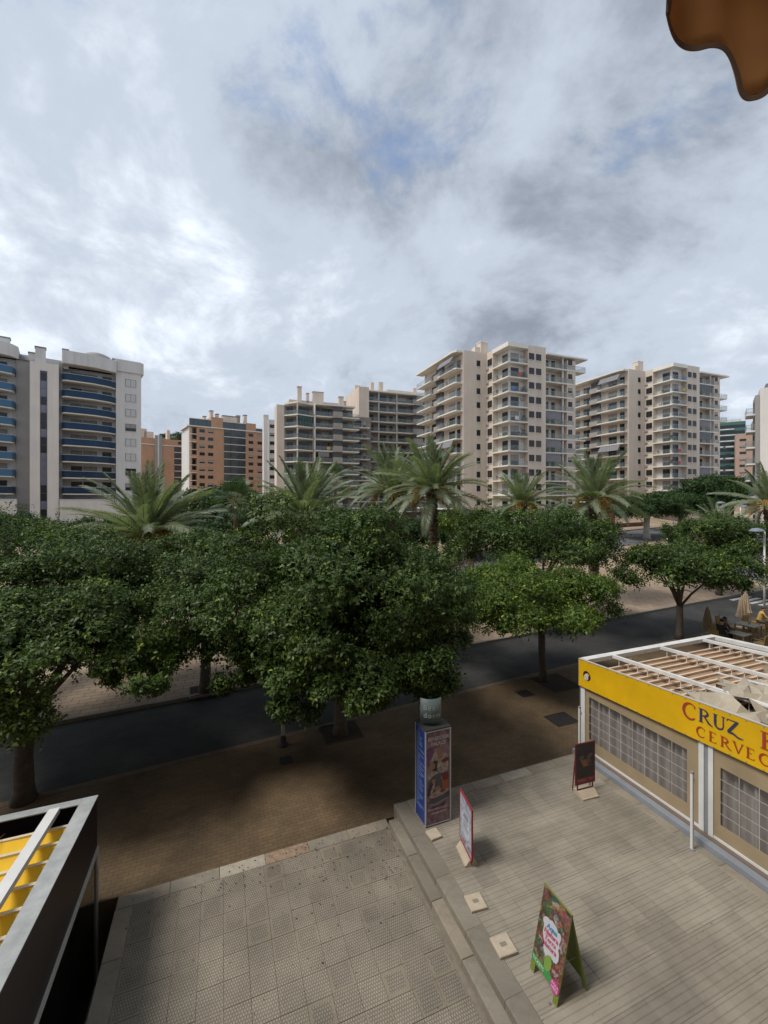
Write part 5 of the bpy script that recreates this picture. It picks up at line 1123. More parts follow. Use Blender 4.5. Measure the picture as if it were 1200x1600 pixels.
em.build('emblem', [mat('emblem_black', (0.03, 0.012, 0.01), 0.5, 0.05), mat('emblem_white', (0.62, 0.60, 0.56), 0.5, 0.05), mat('emblem_orange', (0.66, 0.36, 0.07), 0.5, 0.1)], fascia, (.03, -.62, 2.36), -math.pi / 2)
# slim white posts standing beside the kiosk
for b, lb in ((-.86, 'slim white post behind the dark red poster stand at the kiosk corner'), (-3.9, 'slim white post in front of the kiosk blind, nearer the viewer')):
    t = thing('slim_post', lb, 'post', fw(-.49, b, 0.008), ROT, 'slim white posts along the kiosk')
    MB().box(-.025, .025, -.025, .025, 0, 1.62).build('shaft', M['white_paint'], t); MB().box(-.028, .028, -.028, .028, 1.62, 1.66).build('cap', M['greypost'], t); MB().box(-.05, .05, -.05, .05, 0, .012).build('foot', M['greypost'], t)
    MB().box(.026, .06, -.02, .02, 1.42, 1.5).build('hook', M['white_paint'], t)

# dark kiosk with yellow canvas at the left edge
lt = thing('dark_kiosk', 'dark panelled kiosk with yellow canvas roof strips at bottom left', 'kiosk', fw(0, 0), ROT)
LA, LB0, LE = -12.15, -.28, -10.0
def lz(b): return 1.74 + .11 * (LB0 - b)
M['dark_panel'] = mat('dark_maroon_panel', (0.020, 0.014, 0.016), 0.45, 0.15, 1.2); M['grey_cap'] = mat('weathered_grey_capping', (0.37, 0.385, 0.38), 0.7, 0.14, 5, 0.2, 60, stain=0.25)
sl_box(LA - .24, LA + .02, LE, LB0, lambda b: lz(b) - .02, lambda b: lz(b), 'roof_edge', M['grey_cap'], lt)
sl_box(-20, LA - .245, LB0 - .22, LB0, lambda b: lz(b) - .02, lambda b: lz(b) - .001, 'roof_edge', M['grey_cap'], lt)
sl_box(LA - .03, LA, LE, LB0, lambda b: .74, lambda b: lz(b) - .021, 'fascia', M['dark_panel'], lt); sl_box(-20, LA - .035, LB0 - .03, LB0, lambda b: -1.9, lambda b: lz(b) - .021, 'street_panel', M['dark_panel'], lt)
sl_box(-12.85, -12.68, LE, LB0 - .225, lambda b: lz(b) - .06, lambda b: lz(b) + .035, 'roof_beam', M['white_paint'], lt)
sl_box(-15.1, -14.95, LE, LB0 - .225, lambda b: lz(b) - .06, lambda b: lz(b) + .035, 'roof_beam', M['white_paint'], lt)
for i in range(18):
    b = -.80 - i * .47; z = lz(b) - .20
    MB().box(-20, LA - .25, b - .028, b + .028, z - .02, z + .02).build('canopy_bar', mat('cream_canopy_bar', (0.60, 0.52, 0.38), 0.55, 0.1, 4) if i == 0 else bpy.data.materials['cream_canopy_bar'], lt)
    vv = []; ff = []
    for q in range(9):
        u = q / 8; bb = b - .028 - u * (.47 - .056)
        for a in range(41): aa = -20 + (LA - .26 + 20) * a / 40; vv.append((aa, bb, lz(bb) - .215 - .10 * math.sin(math.pi * u) + .008 * math.sin(aa * 5 + i)))
    for q in range(8):
        for a in range(40): ff.append((q * 41 + a, q * 41 + a + 1, (q + 1) * 41 + a + 1, (q + 1) * 41 + a))
    MB().add(vv, ff).build('canvas_strip', M['yellow_canvas'], lt, smooth=True)
wf = MB()
wf.box(LA - .02, LA + .03, LE, LB0, .66, .70); wf.box(LA - .02, LA + .03, LE, LB0, .72, .745); wf.box(LA - .03, LA + .03, LB0 - .09, LB0, -1.94, .655)
for b in (-4.4, -6.5): wf.box(LA - .03, LA + .03, b - .09, b, -1.94, .655)
wf.box(LA - .03, LA + .03, LE, LB0 - .1, -1.94, -1.86)
wf.build('glazing_frame', mat('pale_grey_frame', (0.50, 0.50, 0.46), 0.5, 0.1, 4, stain=0.15), lt)
MB().box(LA - .01, LA, LE, LB0 - .09, -1.86, .655).build('glass_pane', mat('dark_reflecting_glass', (0.010, 0.011, 0.010), 0.04, 0.2, 1, spec=0.9), lt)
sl_box(-20, LA - .3, LE, LB0 - .3, lambda b: lz(b) - 1.0, lambda b: lz(b) - .95, 'ceiling', M['dark_panel'], lt)
mb = MB(); 
mb.tube([fw(0, 0)] * 1 + [(0, 0, 0)], .003, 4) if False else None
wp = []
for i in range(22):
    u = i / 21; b = -.62 - 1.5 * u; wp.append((-13.45 - .55 * u + .06 * math.sin(u * 9), b, lz(b) - .17 + .05 * math.sin(u * 7)))
mb.tube(wp, .005, 4).build('cable', mat('brown_cable', (0.30, 0.17, 0.07), 0.6, 0.1, 5), lt)

# ------------------------------------------------------------------ signs
def text_mesh(s, size, m, align='LEFT', shear=0.0, bold=0.0):
    cu_ = bpy.data.curves.new('lettering', 'FONT'); cu_.body = s; cu_.size = size; cu_.align_x = align; cu_.resolution_u = 3; cu_.shear = shear; cu_.offset = bold; cu_.fill_mode = 'FRONT'
    ob = bpy.data.objects.new('tmp_text', cu_); me = bpy.data.meshes.new_from_object(ob); bpy.data.objects.remove(ob); bpy.data.curves.remove(cu_)
    me.materials.clear(); me.materials.append(m); return me
def text(parent, s, size, m, loc, rot, align='LEFT', shear=0.0, bold=0.0, name='lettering', sx=1.0):
    o = inst(name, text_mesh(s, size, m, align, shear, bold), parent, loc); o.rotation_euler = rot; o.scale = (sx, 1, 1); return o
def flat(name, c, rough=0.5): return bpy.data.materials.get(name) or mat(name, c, rough, 0.06, 8)
def print_mat(name, cols, scale, dist=1.5, rough=0.45, loc=(0, 0, 0)):
    """blurred photographic print: soft patches of the poster's colours"""
    m = bpy.data.materials.new(name); m.use_nodes = True; t = m.node_tree; N = t.nodes; L = t.links; b = N['Principled BSDF']; b.inputs['Roughness'].default_value = rough
    c = N.new('ShaderNodeTexCoord'); mp = N.new('ShaderNodeMapping'); mp.inputs['Location'].default_value = loc; L.new(c.outputs['Object'], mp.inputs[0])
    n = N.new('ShaderNodeTexNoise'); n.inputs['Scale'].default_value = scale; n.inputs['Detail'].default_value = 4; n.inputs['Distortion'].default_value = dist; L.new(mp.outputs[0], n.inputs['Vector'])
    r = N.new('ShaderNodeValToRGB'); L.new(n.outputs['Fac'], r.inputs[0]); el = r.color_ramp.elements
    while len(el) < len(cols): el.new(.5)
    for i, (e_, q) in enumerate(zip(el, cols)): e_.position = 0.3 + 0.4 * i / (len(cols) - 1); e_.color = (*q, 1)
    L.new(r.outputs[0], b.inputs['Base Color']); return m
def collage_mat(name, cols, scale, seed, rough=0.45):
    m = bpy.data.materials.new(name); m.use_nodes = True; t = m.node_tree; N = t.nodes; L = t.links; b = N['Principled BSDF']; b.inputs['Roughness'].default_value = rough
    c = N.new('ShaderNodeTexCoord'); mp = N.new('ShaderNodeMapping'); mp.inputs['Location'].default_value = (seed, seed * .7, seed * 1.3); L.new(c.outputs['Object'], mp.inputs[0])
    n = N.new('ShaderNodeTexNoise'); n.inputs['Scale'].default_value = scale * .9; n.inputs['Detail'].default_value = 3; L.new(mp.outputs[0], n.inputs['Vector'])
    ad = N.new('ShaderNodeVectorMath'); ad.operation = 'MULTIPLY_ADD'; L.new(n.outputs['Color'], ad.inputs[0]); ad.inputs[1].default_value = (.22, .22, .22); L.new(mp.outputs[0], ad.inputs[2])
    v_ = N.new('ShaderNodeTexVoronoi'); v_.inputs['Scale'].default_value = scale; L.new(ad.outputs[0], v_.inputs['Vector'])
    sx = N.new('ShaderNodeSeparateXYZ'); L.new(v_.outputs['Color'], sx.inputs[0])
    r = N.new('ShaderNodeValToRGB'); L.new(sx.outputs[0], r.inputs[0]); el = r.color_ramp.elements
    while len(el) < len(cols): el.new(.5)
    for i, (e_, q) in enumerate(zip(el, cols)): e_.position = i / (len(cols) - 1); e_.color = (*q, 1)
    n2 = N.new('ShaderNodeTexNoise'); n2.inputs['Scale'].default_value = scale * 3; n2.inputs['Detail'].default_value = 4; L.new(mp.outputs[0], n2.inputs['Vector'])
    mr = N.new('ShaderNodeMapRange'); L.new(n2.outputs['Fac'], mr.inputs['Value']); mr.inputs['From Min'].default_value = .3; mr.inputs['From Max'].default_value = .7; mr.inputs['To Min'].default_value = .45; mr.inputs['To Max'].default_value = 1.4
    sc = N.new('ShaderNodeVectorMath'); sc.operation = 'SCALE'; L.new(r.outputs[0], sc.inputs[0]); L.new(mr.outputs[0], sc.inputs['Scale']); L.new(sc.outputs[0], b.inputs['Base Color']); return m
white = flat('print_white', (0.62, 0.60, 0.58)); 
# advertising pillar
X = (R(90), 0, 0)
tt_ = thing('advertising_pillar', 'tall square advertising pillar, blue text side and purple show poster', 'sign', (0.95, 9.63, 0.006), ROT)
MB().box(0, .64, 0, .52, .02, 2.18).build('body', flat('pillar_grey', (0.20, 0.20, 0.21)), tt_); MB().box(-.012, .652, -.012, .532, 2.18, 2.215).build('top_plate', flat('pillar_top', (0.045, 0.047, 0.045)), tt_); MB().box(.02, .62, .02, .50, 0, .02).build('base', flat('pillar_base', (0.05, 0.05, 0.05)), tt_)
fr = MB()
for x in (0, .64): fr.box(x - .014, x + .014, -.014, .012, .02, 2.179)
fr.box(.015, .625, -.012, -.001, 2.155, 2.179); fr.box(.015, .625, -.012, -.001, .02, .04); fr.box(-.0135, .012, .506, .534, .02, 2.179); fr.build('edge_trim', flat('alu_trim', (0.45, 0.45, 0.45)), tt_)
fp = MB().box(.02, .62, -.006, -.001, .045, 2.15).build('show_poster', print_mat('purple_poster', [(0.085, 0.035, 0.07), (0.15, 0.075, 0.12), (0.25, 0.17, 0.20), (0.16, 0.09, 0.13)], 3.2), tt_)
pr = MB()
def pblob(cx, cz, rx, rz, mi, k, rot=0.0): disc(pr, cx, cz, rx, rz, -.0075 - k * .0004, mi, 16, rot)
for k, a in enumerate([(.20, 1.60, .14, .16, 0, 0), (.40, 1.48, .17, .17, 0, .3), (.36, 1.62, .07, .16, 4, .2), (.13, 1.64, .06, .17, 5, -.4), (.24, 1.36, .10, .13, 1, 0), (.44, 1.33, .15, .19, 0, .2), (.16, 1.37, .08, .08, 4, 0), (.50, 1.45, .10, .05, 2, .2), (.18, 1.15, .15, .10, 0, 0),
                       (.32, .98, .27, .20, 6, .15), (.16, .84, .10, .22, 1, -.3), (.18, .86, .035, .14, 0, -.4), (.20, 1.02, .05, .055, 4, 0), (.32, 1.05, .05, .06, 6, 0), (.44, 1.06, .055, .06, 4, 0), (.50, .90, .085, .17, 3, .1), (.30, .83, .08, .06, 4, 0), (.50, 1.08, .09, .10, 2, 0), (.33, .72, .27, .07, 0, .15), (.22, .70, .06, .035, 4, .1), (.42, .76, .06, .03, 2, .1), (.32, .58, .28, .07, 6, .2), (.40, .52, .22, .03, 7, .25), (.18, .49, .14, .025, 7, -.2)]): pblob(*a[:5], k, a[5])
pr.build('printed_figures', [print_mat('p_cream', [(0.16, 0.12, 0.11), (0.30, 0.25, 0.22), (0.42, 0.37, 0.33)], 9), flat('p_black', (0.045, 0.028, 0.03)), flat('p_wine', (0.14, 0.028, 0.03)), flat('p_orange', (0.30, 0.085, 0.03)), flat('p_skin', (0.27, 0.145, 0.095)), flat('p_violet', (0.16, 0.055, 0.16)), flat('p_slate', (0.075, 0.075, 0.095)), flat('p_grey', (0.17, 0.17, 0.20))], fp)
wl2 = flat('poster_lettering', (0.48, 0.40, 0.43)); dk = flat('letter_shadow', (0.06, 0.02, 0.05))
text(fp, 'BENIDORM', .125, dk, (.326, -.0185, 1.948), X, 'CENTER', bold=.004, sx=.85); text(fp, 'BENIDORM', .125, wl2, (.32, -.0195, 1.955), X, 'CENTER', bold=.004, sx=.85)
text(fp, 'PALACE', .125, dk, (.326, -.0185, 1.828), X, 'CENTER', bold=.004, sx=.85); text(fp, 'PALACE', .125, wl2, (.32, -.0195, 1.835), X, 'CENTER', bold=.004, sx=.85)
text(fp, 'CENA ESPECTACULO', .062, wl2, (.32, -.0185, .36), X, 'CENTER', sx=.9, bold=.002); text(fp, 'DINNER SHOW', .062, wl2, (.33, -.0185, .27), X, 'CENTER', sx=.9, bold=.002)
bp_ = MB().box(-.006, -.001, .02, .505, .03, 2.15).build('blue_panel', mat('blue_text_panel', (0.016, 0.045, 0.22), 0.4, 0.08, 1.5), tt_)
g = random.Random(3); ln = MB()
for i in range(30):
    z = 1.98 - i * .058; y1 = .47; y0 = y1 - (.1 + g.random() * .33) if i not in (6, 15) else .06
    ln.box(-.0085, -.0065, y0, y1, z, z + (.012 if i < 18 else .008))
ln.box(-.0085, -.0065, .33, .345, 2.04, 2.10); ln.build('printed_lines', flat('pale_blue_print', (0.36, 0.46, 0.62)), bp_)
MB().box(-.0085, -.0065, .24, .28, 2.03, 2.07).build('printed_dot', flat('print_red', (0.35, 0.05, 0.08)), bp_)
cv_ = MB(); n = 12; P0 = []
for i in range(n + 1):
    a = R(205 + 95 * i / n); P0.append((.30 + .34 * math.cos(a), .42 + .34 * math.sin(a)))
vv = []
for (x, y) in P0: vv += [(x, y, 2.30), (x, y, 2.85)]
cv_.add(vv, [(2 * i, 2 * i + 2, 2 * i + 3, 2 * i + 1) for i in range(n)])
cs_ = cv_.build('curved_header', flat('header_teal', (0.12, 0.16, 0.165)), tt_, smooth=True); s_m = cs_.modifiers.new('thickness', 'SOLIDIFY'); s_m.thickness = .015; s_m.offset = -1
MB().tube([(.30, .36, 2.21), (.30, .36, 2.8)], .03, 8).build('header_post', flat('pillar_top', (0.05, 0.05, 0.05)), tt_)
for row, word, z in ((0, 'Beni', 2.60), (1, 'dorm', 2.42)):
    for i, chh in enumerate(word):
        a = R(228 + i * 17); o = text(cs_, chh, .17, flat('header_letter', (0.40, 0.44, 0.44)), (.30 + .346 * math.cos(a), .42 + .346 * math.sin(a), z), (R(90), 0, a + R(90)), 'CENTER')

# poster boards on concrete feet
def foot(parent, L_, w):
    mb = MB(); mb.hexa([(-L_/2, -w/2, 0), (L_/2, -w/2, 0), (L_/2, w/2, 0), (-L_/2, w/2, 0), (-L_/2, -w*.16, .12), (L_/2, -w*.16, .12), (L_/2, w*.16, .12), (-L_/2, w*.16, .12)])
    mb.box(-L_/2 + .002, L_/2 - .002, -w/2 - .004, w/2 + .004, -.001, .03)
    return mb.build('concrete_foot', M['pale_slab'], parent)
def board(label, loc, rotz, w, z0, h, frame_m, tilt=0.0, fl=.52, fwid=.26):
    t = thing('poster_stand', label, 'poster stand', loc, rotz); foot(t, fl, fwid)
    fr = MB(); 
    fr.box(-w/2, -w/2 + .03, -.015, .015, z0, z0 + h); fr.box(w/2 - .03, w/2, -.015, .015, z0, z0 + h); fr.box(-w/2 + .03, w/2 - .03, -.015, .015, z0, z0 + .03); fr.box(-w/2 + .03, w/2 - .03, -.015, .015, z0 + h - .03, z0 + h)
    fr.build('frame', frame_m, t)
    lg = MB()
    for x in (-w/2 + .07, w/2 - .07): lg.box(x - .012, x + .012, -.012, .012, .05, z0)
    lg.box(-w/2 + .08, w/2 - .08, -.01, .01, .125, .145); lg.build('support', frame_m, t)
    return t
redf = flat('red_frame', (0.30, 0.022, 0.035)); winef = flat('wine_frame', (0.13, 0.018, 0.028))
t = board('narrow red framed poster stand with pale poster, seen edge on beside the pillar', (1.725, 8.87, 0.006), math.atan2(-.65, .13), .66, .16, 1.04, redf)
pp = MB().box(-.30, .30, -.012, -.008, .19, 1.17).build('poster', print_mat('pale_blue_poster', [(0.10, 0.11, 0.16), (0.30, 0.33, 0.39), (0.42, 0.46, 0.52), (0.38, 0.42, 0.48)], 4.5), t)
q = MB()
disc(q, .0, .66, .20, .28, -.0135, 2, 20, .2)
gp = random.Random(5)
for k in range(9): z_ = .86 - k * .045; q.box(-.12 + gp.uniform(-.03, .03), .12 + gp.uniform(-.05, .05), -.0145, -.0138, z_, z_ + gp.uniform(.008, .024), 0 if k % 3 else 1)
q.box(-.26, .02, -.0138, -.0132, .24, .27, 3)
q.build('printed_shapes', [flat('p_navy', (0.06, 0.07, 0.13)), flat('p_plum', (0.15, 0.05, 0.09)), flat('p_pale', (0.50, 0.54, 0.60)), flat('print_red', (0.35, 0.05, 0.08))], pp)
MB().box(-.30, .30, .008, .012, .19, 1.17).build('poster', flat('p_black', (0.045, 0.028, 0.03)), t)
t = board('dark poster stand with wine red frame in front of the kiosk corner', (5.12, 10.76, 0.006), math.atan2(.17, .59) + .02, .61, .26, 1.04, winef, fl=.50, fwid=.42)
pp = MB().box(-.275, .275, -.012, -.008, .29, 1.27).build('poster', print_mat('dark_show_poster', [(0.010, 0.010, 0.014), (0.020, 0.018, 0.024), (0.05, 0.03, 0.03)], 5), t)
q = MB()
for k, (cx, cz, rx, rz, mi, ro) in enumerate([(-.12, .93, .07, .06, 1, .3), (.13, .95, .10, .05, 1, .5), (.0, .84, .16, .035, 0, -.1), (-.07, .80, .05, .08, 0, .5), (.08, .82, .04, .09, 1, -.5), (.0, .78, .06, .05, 2, 0), (.02, .72, .12, .02, 0, .1)]): disc(q, cx, cz, rx, rz, -.0135 - k * .0005, mi, 14, ro)
q.build('printed_figure', [flat('p_bronze', (0.20, 0.10, 0.055)), flat('p_mauve', (0.11, 0.07, 0.075)), flat('p_orange', (0.45, 0.13, 0.045))], pp)
MB().box(-.275, .275, -.0145, -.0125, .29, .42).build('ticket_strip', flat('ticket_strip_red', (0.17, 0.03, 0.04)), pp)
text(pp, 'TICKETS', .075, flat('poster_lettering_pink', (0.46, 0.24, 0.24)), (-.24, -.016, .335), X, sx=.9); text(pp, 'AQUI', .05, bpy.data.materials['poster_lettering_pink'], (.11, -.016, .36), X)
o = MB()
for x in (-.26, .26): o.beam((x, .02, 1.2), (x * 1.05, .13, .06), .02, .02)
o.build('back_strut', winef, t)

# green A-board
GA = R(21.1) + math.pi / 2
t = thing('folding_board', 'green folding A-board covered with colourful animal posters', 'A-board', (2.72, 6.60, 0.006), ROT)
green = mat('lime_green_board', (0.155, 0.195, 0.032), 0.5, 0.08, 3, stain=0.1)
W2 = .29; HS = .30; HT = 1.26
def leaf_panel(sgn, name):
    """panel hinged at the top; local: x = spread, y = width"""
    th = .014; n = Vector((sgn * HT, 0, HS)).normalized() * th
    def pt(x_u, y, z): return Vector((sgn * HS * (1 - z / HT), y, z))
    def slabp(mb, y0, y1, z0, z1):
        a, b, c_, d = pt(0, y0, z0), pt(0, y1, z0), pt(0, y1, z1), pt(0, y0, z1)
        mb.hexa([a, b, b - n, a - n, d, c_, c_ - n, d - n] if sgn > 0 else [b, a, a - n, b - n, c_, d, d - n, c_ - n])
    mb = MB(); slabp(mb, -W2, W2, .14, HT); slabp(mb, -W2, -W2 + .09, 0, .1395); slabp(mb, W2 - .09, W2, 0, .1395)
    return mb.build(name, green, t)
fpn = leaf_panel(-1, 'front_panel'); bpn = leaf_panel(1, 'back_panel')
o = MB()
for y in (-.2, .2): o.beam((-HS * .62, y, .48), (HS * .62, y, .48), .004, .012)
o.build('brace', M['greypost'], t)
# poster print on the front panel: own plane coordinates p (across, from far to near) and q (up)
ux = Vector((0, -1, 0)); uz = Vector((HS, 0, HT)).normalized(); un = ux.cross(uz)
fm = Matrix(((ux.x, -un.x, uz.x, 0), (ux.y, -un.y, uz.y, 0), (ux.z, -un.z, uz.z, 0), (0, 0, 0, 1)))
SLN = math.hypot(HS, HT)
ps = thing('poster_sheet', None, None); bpy.data.objects.remove(ps)
sheet = MB().box(-W2 + .006, W2 - .006, -.0045, -.001, .16, SLN - .004).build('poster', collage_mat('animal_poster', [(0.03, 0.11, 0.17), (0.09, 0.03, 0.022), (0.30, 0.10, 0.07), (0.025, 0.022, 0.022), (0.30, 0.20, 0.09), (0.06, 0.035, 0.022), (0.04, 0.13, 0.05), (0.16, 0.03, 0.035), (0.28, 0.26, 0.26)], 13, 2.0), t)
sheet.matrix_local = Matrix.Translation(Vector((-HS, 0, 0))) @ fm
q = MB(); g = random.Random(8)
items = [(.0, .72, .17, .22, 0, .0), (-.03, .50, .08, .08, 0, 0), (.09, .60, .10, .14, 0, .3), (-.11, .84, .09, .07, 0, 0.4), (.12, .80, .05, .10, 0, -.3), (.02, .36, .07, .12, 10, -.2)]
for k, (cx, cz, rx, rz, mi, ro) in enumerate(items): disc(q, cx, cz, rx, rz, -.0055 - k * .0003, mi, 11, ro)
q.build('printed_animals', [flat('p_cloud', (0.46, 0.46, 0.49)), flat('p_teal', (0.035, 0.16, 0.17)), flat('p_blue', (0.05, 0.16, 0.36)), flat('p_pinkred', (0.45, 0.12, 0.11)), flat('p_darkred', (0.16, 0.03, 0.025)), flat('p_amber', (0.42, 0.22, 0.05)), flat('p_ochre', (0.36, 0.24, 0.10)), flat('p_brown', (0.12, 0.05, 0.028)), flat('p_coal', (0.022, 0.022, 0.024)), flat('p_leafgreen', (0.05, 0.18, 0.05)), flat('p_lime', (0.16, 0.28, 0.05))], sheet)
for i, (s_, col, z) in enumerate((('Aqua', (0.06, 0.22, 0.42), .80), ('Natura', (0.48, 0.06, 0.12), .715), ('Terra', (0.50, 0.10, 0.16), .63), ('Natura', (0.45, 0.08, 0.12), .545))):
    text(sheet, s_, .10, flat('script_%d' % i, col), (.0, -.0150, z), (R(90), R(-8), 0), 'CENTER', .25, .002)
MB().box(-W2 + .004, W2 - .12, -.0065, -.0048, .165, .255).build('ticket_strip', flat('ticket_green', (0.035, 0.25, 0.06)), sheet); text(sheet, 'TICKETS', .075, flat('print_white', (0.6, 0.6, 0.6)), (-W2 + .02, -.0085, .185), X, sx=.85)
o = MB(); disc(o, .205, .205, .085, .085, -.0125, 0, 20); o.build('pink_badge', flat('badge_pink', (0.45, 0.045, 0.22)), sheet); text(sheet, 'AQUI', .055, flat('print_white', (0.6, 0.6, 0.6)), (.205, -.0145, .215), X, 'CENTER'); text(sheet, 'HERE', .055, flat('print_white', (0.6, 0.6, 0.6)), (.205, -.0145, .16), X, 'CENTER')

# ------------------------------------------------------------------ lamp posts
def lamp(label, x, y, z0, H, arm=-.45, r=.42):
    t = thing('street_lamp', label, 'street lamp', (x, y, z0), 0, 'white street lamps')
    MB().lathe([(.15, 0), (.15, .05), (.10, .10), (.085, .28), (.068, .34)], 14).build('base', M['dark_metal'], t, smooth=True)
    MB().tube([(0, 0, .25), (0, 0, H * .5), (0, 0, H)], [.065, .06, .05], 12).build('pole', M['white_paint'], t, smooth=True)
    MB().tube([(0, 0, H - .1), (arm * .5, 0, H + .12), (arm, 0, H + .15)], .028, 8).build('arm', M['white_paint'], t, smooth=True)
    MB().lathe([(.04, .22), (r * .6, .17), (r * .92, .06), (r, 0), (r * .93, -.02), (r * .4, -.06), (.01, -.08)], 18, (arm, 0)).build('lamp_head', mat('lamp_head_grey_' + str(int(x)), (0.18, 0.21, 0.26), 0.35, 0.06, 3), t, (0, 0, H), smooth=True)
lamp('white lamp post with round grey head at the right edge beside the cafe tables', 24.5, 27.2, -.318, 5.75, -.5, .42)
lamp('lamp post whose foot shows below the large middle tree', -3.2, 13.4, -.318, 4.3, .5, .36)
lamp('far white lamp post left of the cut-off palm, the left one of two', 36.6, 45.5, ground_z(36, 45), 7.2, -.35, .42)
lamp('far white lamp post left of the cut-off palm, the right one of two', 46.0, 54.5, ground_z(46, 54), 6.3, .35, .42)
def bollard(x, y, h, lb):
    t = thing('white_post', lb, 'post', (x, y, ground_z(x, y)), 0)
    MB().tube([(0, 0, 0), (0, 0, h)], .09, 10).build('shaft', M['white_paint'], t, smooth=True); MB().tube([(0, 0, h), (0, 0, h + .05)], [.1, .06], 10).build('cap', M['greypost'], t, smooth=True)
bollard(40.2, 60.0, 2.0, 'plain white post beside the walker near the white trunked tree')

# ------------------------------------------------------------------ red brick wall, stone bank wall, rail fence in the park
t = thing('brick_wall', 'red brick garden wall with white piers at the foot of the cream tower', 'wall', (36.5, 76.5, ground_z(36, 76)), R(14))
for i in range(3): MB().box(i * 2.2 + .15, i * 2.2 + 2.05, 0, .3, 0, 4.2).build('panel', M['redbrick'], t)
for i in range(4): MB().box(i * 2.2 - .15, i * 2.2 + .149, -.06, .36, 0, 4.6).build('pier', M['cream_w'], t)
for i in range(3): MB().box(i * 2.2 + .15, i * 2.2 + 2.05, -.03, .33, 4.2, 4.32).build('coping', M['cream_w'], t)
t = thing('stone_wall', 'low brown stone retaining wall along the sandy bank across the far road', 'wall', (43.5, 82, ground_z(44, 82)), R(33.5))
g = random.Random(1); sm3 = [MB().box(.01, .99, 0, .4, .0, .33).mesh('stone', mat('bank_stone_%d' % i, c_, 0.9, 0.2, 3, 0.4, 20)) for i, c_ in enumerate([(0.16, 0.085, 0.05), (0.20, 0.11, 0.065), (0.13, 0.075, 0.05)])]
for i in range(16):
    for j in range(3): o = inst('stone', g.choice(sm3), t, (i + (.5 if j % 2 else 0), g.uniform(-.04, .04), j * .34)); o.scale = (1, 1, g.uniform(.93, 1.0))
bk = []; bf = []; g = random.Random(12)
for i in range(41):
    for j in range(9):
        u = i / 40; w_ = j / 8; x = 40 + u * 44 - w_ * 7; y = 80.3 + u * 29 + w_ * 10; bk.append((x, y, ground_z(x, y) + 1.9 * smooth(w_ * 1.4) * (0.6 + .4 * math.sin(u * 7) ** 2) * math.sin(math.pi * min(1, max(0, u * 1.0))) ** .4 - .3 + g.uniform(-.06, .06)))
for i in range(40):
    for j in range(8): bf.append((i * 9 + j, (i + 1) * 9 + j, (i + 1) * 9 + j + 1, i * 9 + j + 1))
struct(MB().add(bk, bf).build('bank_terrain', M['sand'], smooth=True))
t = thing('rail_fence', 'orange brown wooden rail fence below the tall centre palm', 'fence', (1.5, 43.5, ground_z(2, 43)), R(15)); wood = mat('orange_wood', (0.36, 0.17, 0.06), 0.8, 0.15, 4)
for i in range(5): MB().box(i * 2 - .07, i * 2 + .07, -.07, .07, 0, 1.35).build('post', wood if i != 2 else M['cream'], t)
for i in range(4):
    for z in (.35, .75, 1.15): MB().box(i * 2 + .07, i * 2 + 1.93, -.03, .03, z, z + .12).build('rail', wood, t)

# ------------------------------------------------------------------ cafe terrace at right
wood2 = mat('cafe_wicker', (0.30, 0.195, 0.075), 0.75, 0.15, 8); top_m = mat('cafe_table_top', (0.28, 0.26, 0.20), 0.5, 0.1, 4)
def cafe_table(label, x, y, rz, w=.95):
    t = thing('cafe_table', label, 'table', (x, y, -.318), rz, 'cafe tables'); MB().box(-w/2, w/2, -w/2, w/2, .71, .745).build('table_top', top_m, t)
    for a in (-1, 1):
        for b in (-1, 1): MB().box(a * (w/2 - .05) - .025, a * (w/2 - .05) + .025, b * (w/2 - .05) - .025, b * (w/2 - .05) + .025, 0, .709).build('leg', wood2, t)
    return t
def cafe_chair(label, x, y, rz):
    t = thing('cafe_chair', label, 'chair', (x, y, -.318), rz, 'wicker cafe chairs')
    MB().box(-.24, .24, -.24, .24, .42, .47).build('seat', wood2, t); o = MB()
    o.hexa([(-.24, .205, .47), (.24, .205, .47), (.24, .245, .47), (-.24, .245, .47), (-.24, .27, .92), (.24, .27, .92), (.24, .31, .92), (-.24, .31, .92)]).build('backrest', wood2, t)
    for a in (-.21, .21):
        for b in (-.21, .21): MB().box(a - .022, a + .022, b - .022, b + .022, 0, .419).build('leg', wood2, t)
        MB().box(a - .02, a + .02, -.2, .2, .64, .67).build('armrest', wood2, t)
cafe_table('cafe table with bottle and napkins, nearest the parasols', 20.6, 23.9, R(25)); cafe_table('low cafe table in front of the two dark dressed guests', 18.75, 22.3, R(25), .8); cafe_table('cafe table of the guest in the yellow shirt', 23.0, 24.6, R(25), .9)
for x, y, rz, lb in ((19.9, 24.8, R(205) + math.pi, 'wicker chair behind the table nearest the parasols'), (21.6, 24.9, R(20), 'wicker chair right of the table nearest the parasols'), (19.3, 21.6, R(200), 'wicker chair in front of the low table'), (22.0, 23.9, R(115), 'wicker chair between the two right tables'), (22.15, 25.3, R(65), 'wicker chair under the guest in the yellow shirt'), (17.7, 22.5, R(115), 'chair under the dark dressed guest on the left'), (18.35, 23.15, R(25), 'chair under the dark dressed guest on the right')): cafe_chair(lb, x, y, rz)
t = thing('water_bottle', 'pale bottle standing on the table nearest the parasols', 'bottle', (20.75, 24.0, .4275)); MB().lathe([(.0, 0), (.04, 0), (.042, .16), (.02, .22), (.016, .28), (0, .28)], 10).build('body', flat('bottle_pale', (0.42, 0.46, 0.48), .2), t, smooth=True); MB().lathe([(.018, .28), (.018, .31), (0, .31)], 8).build('cap', white, t)
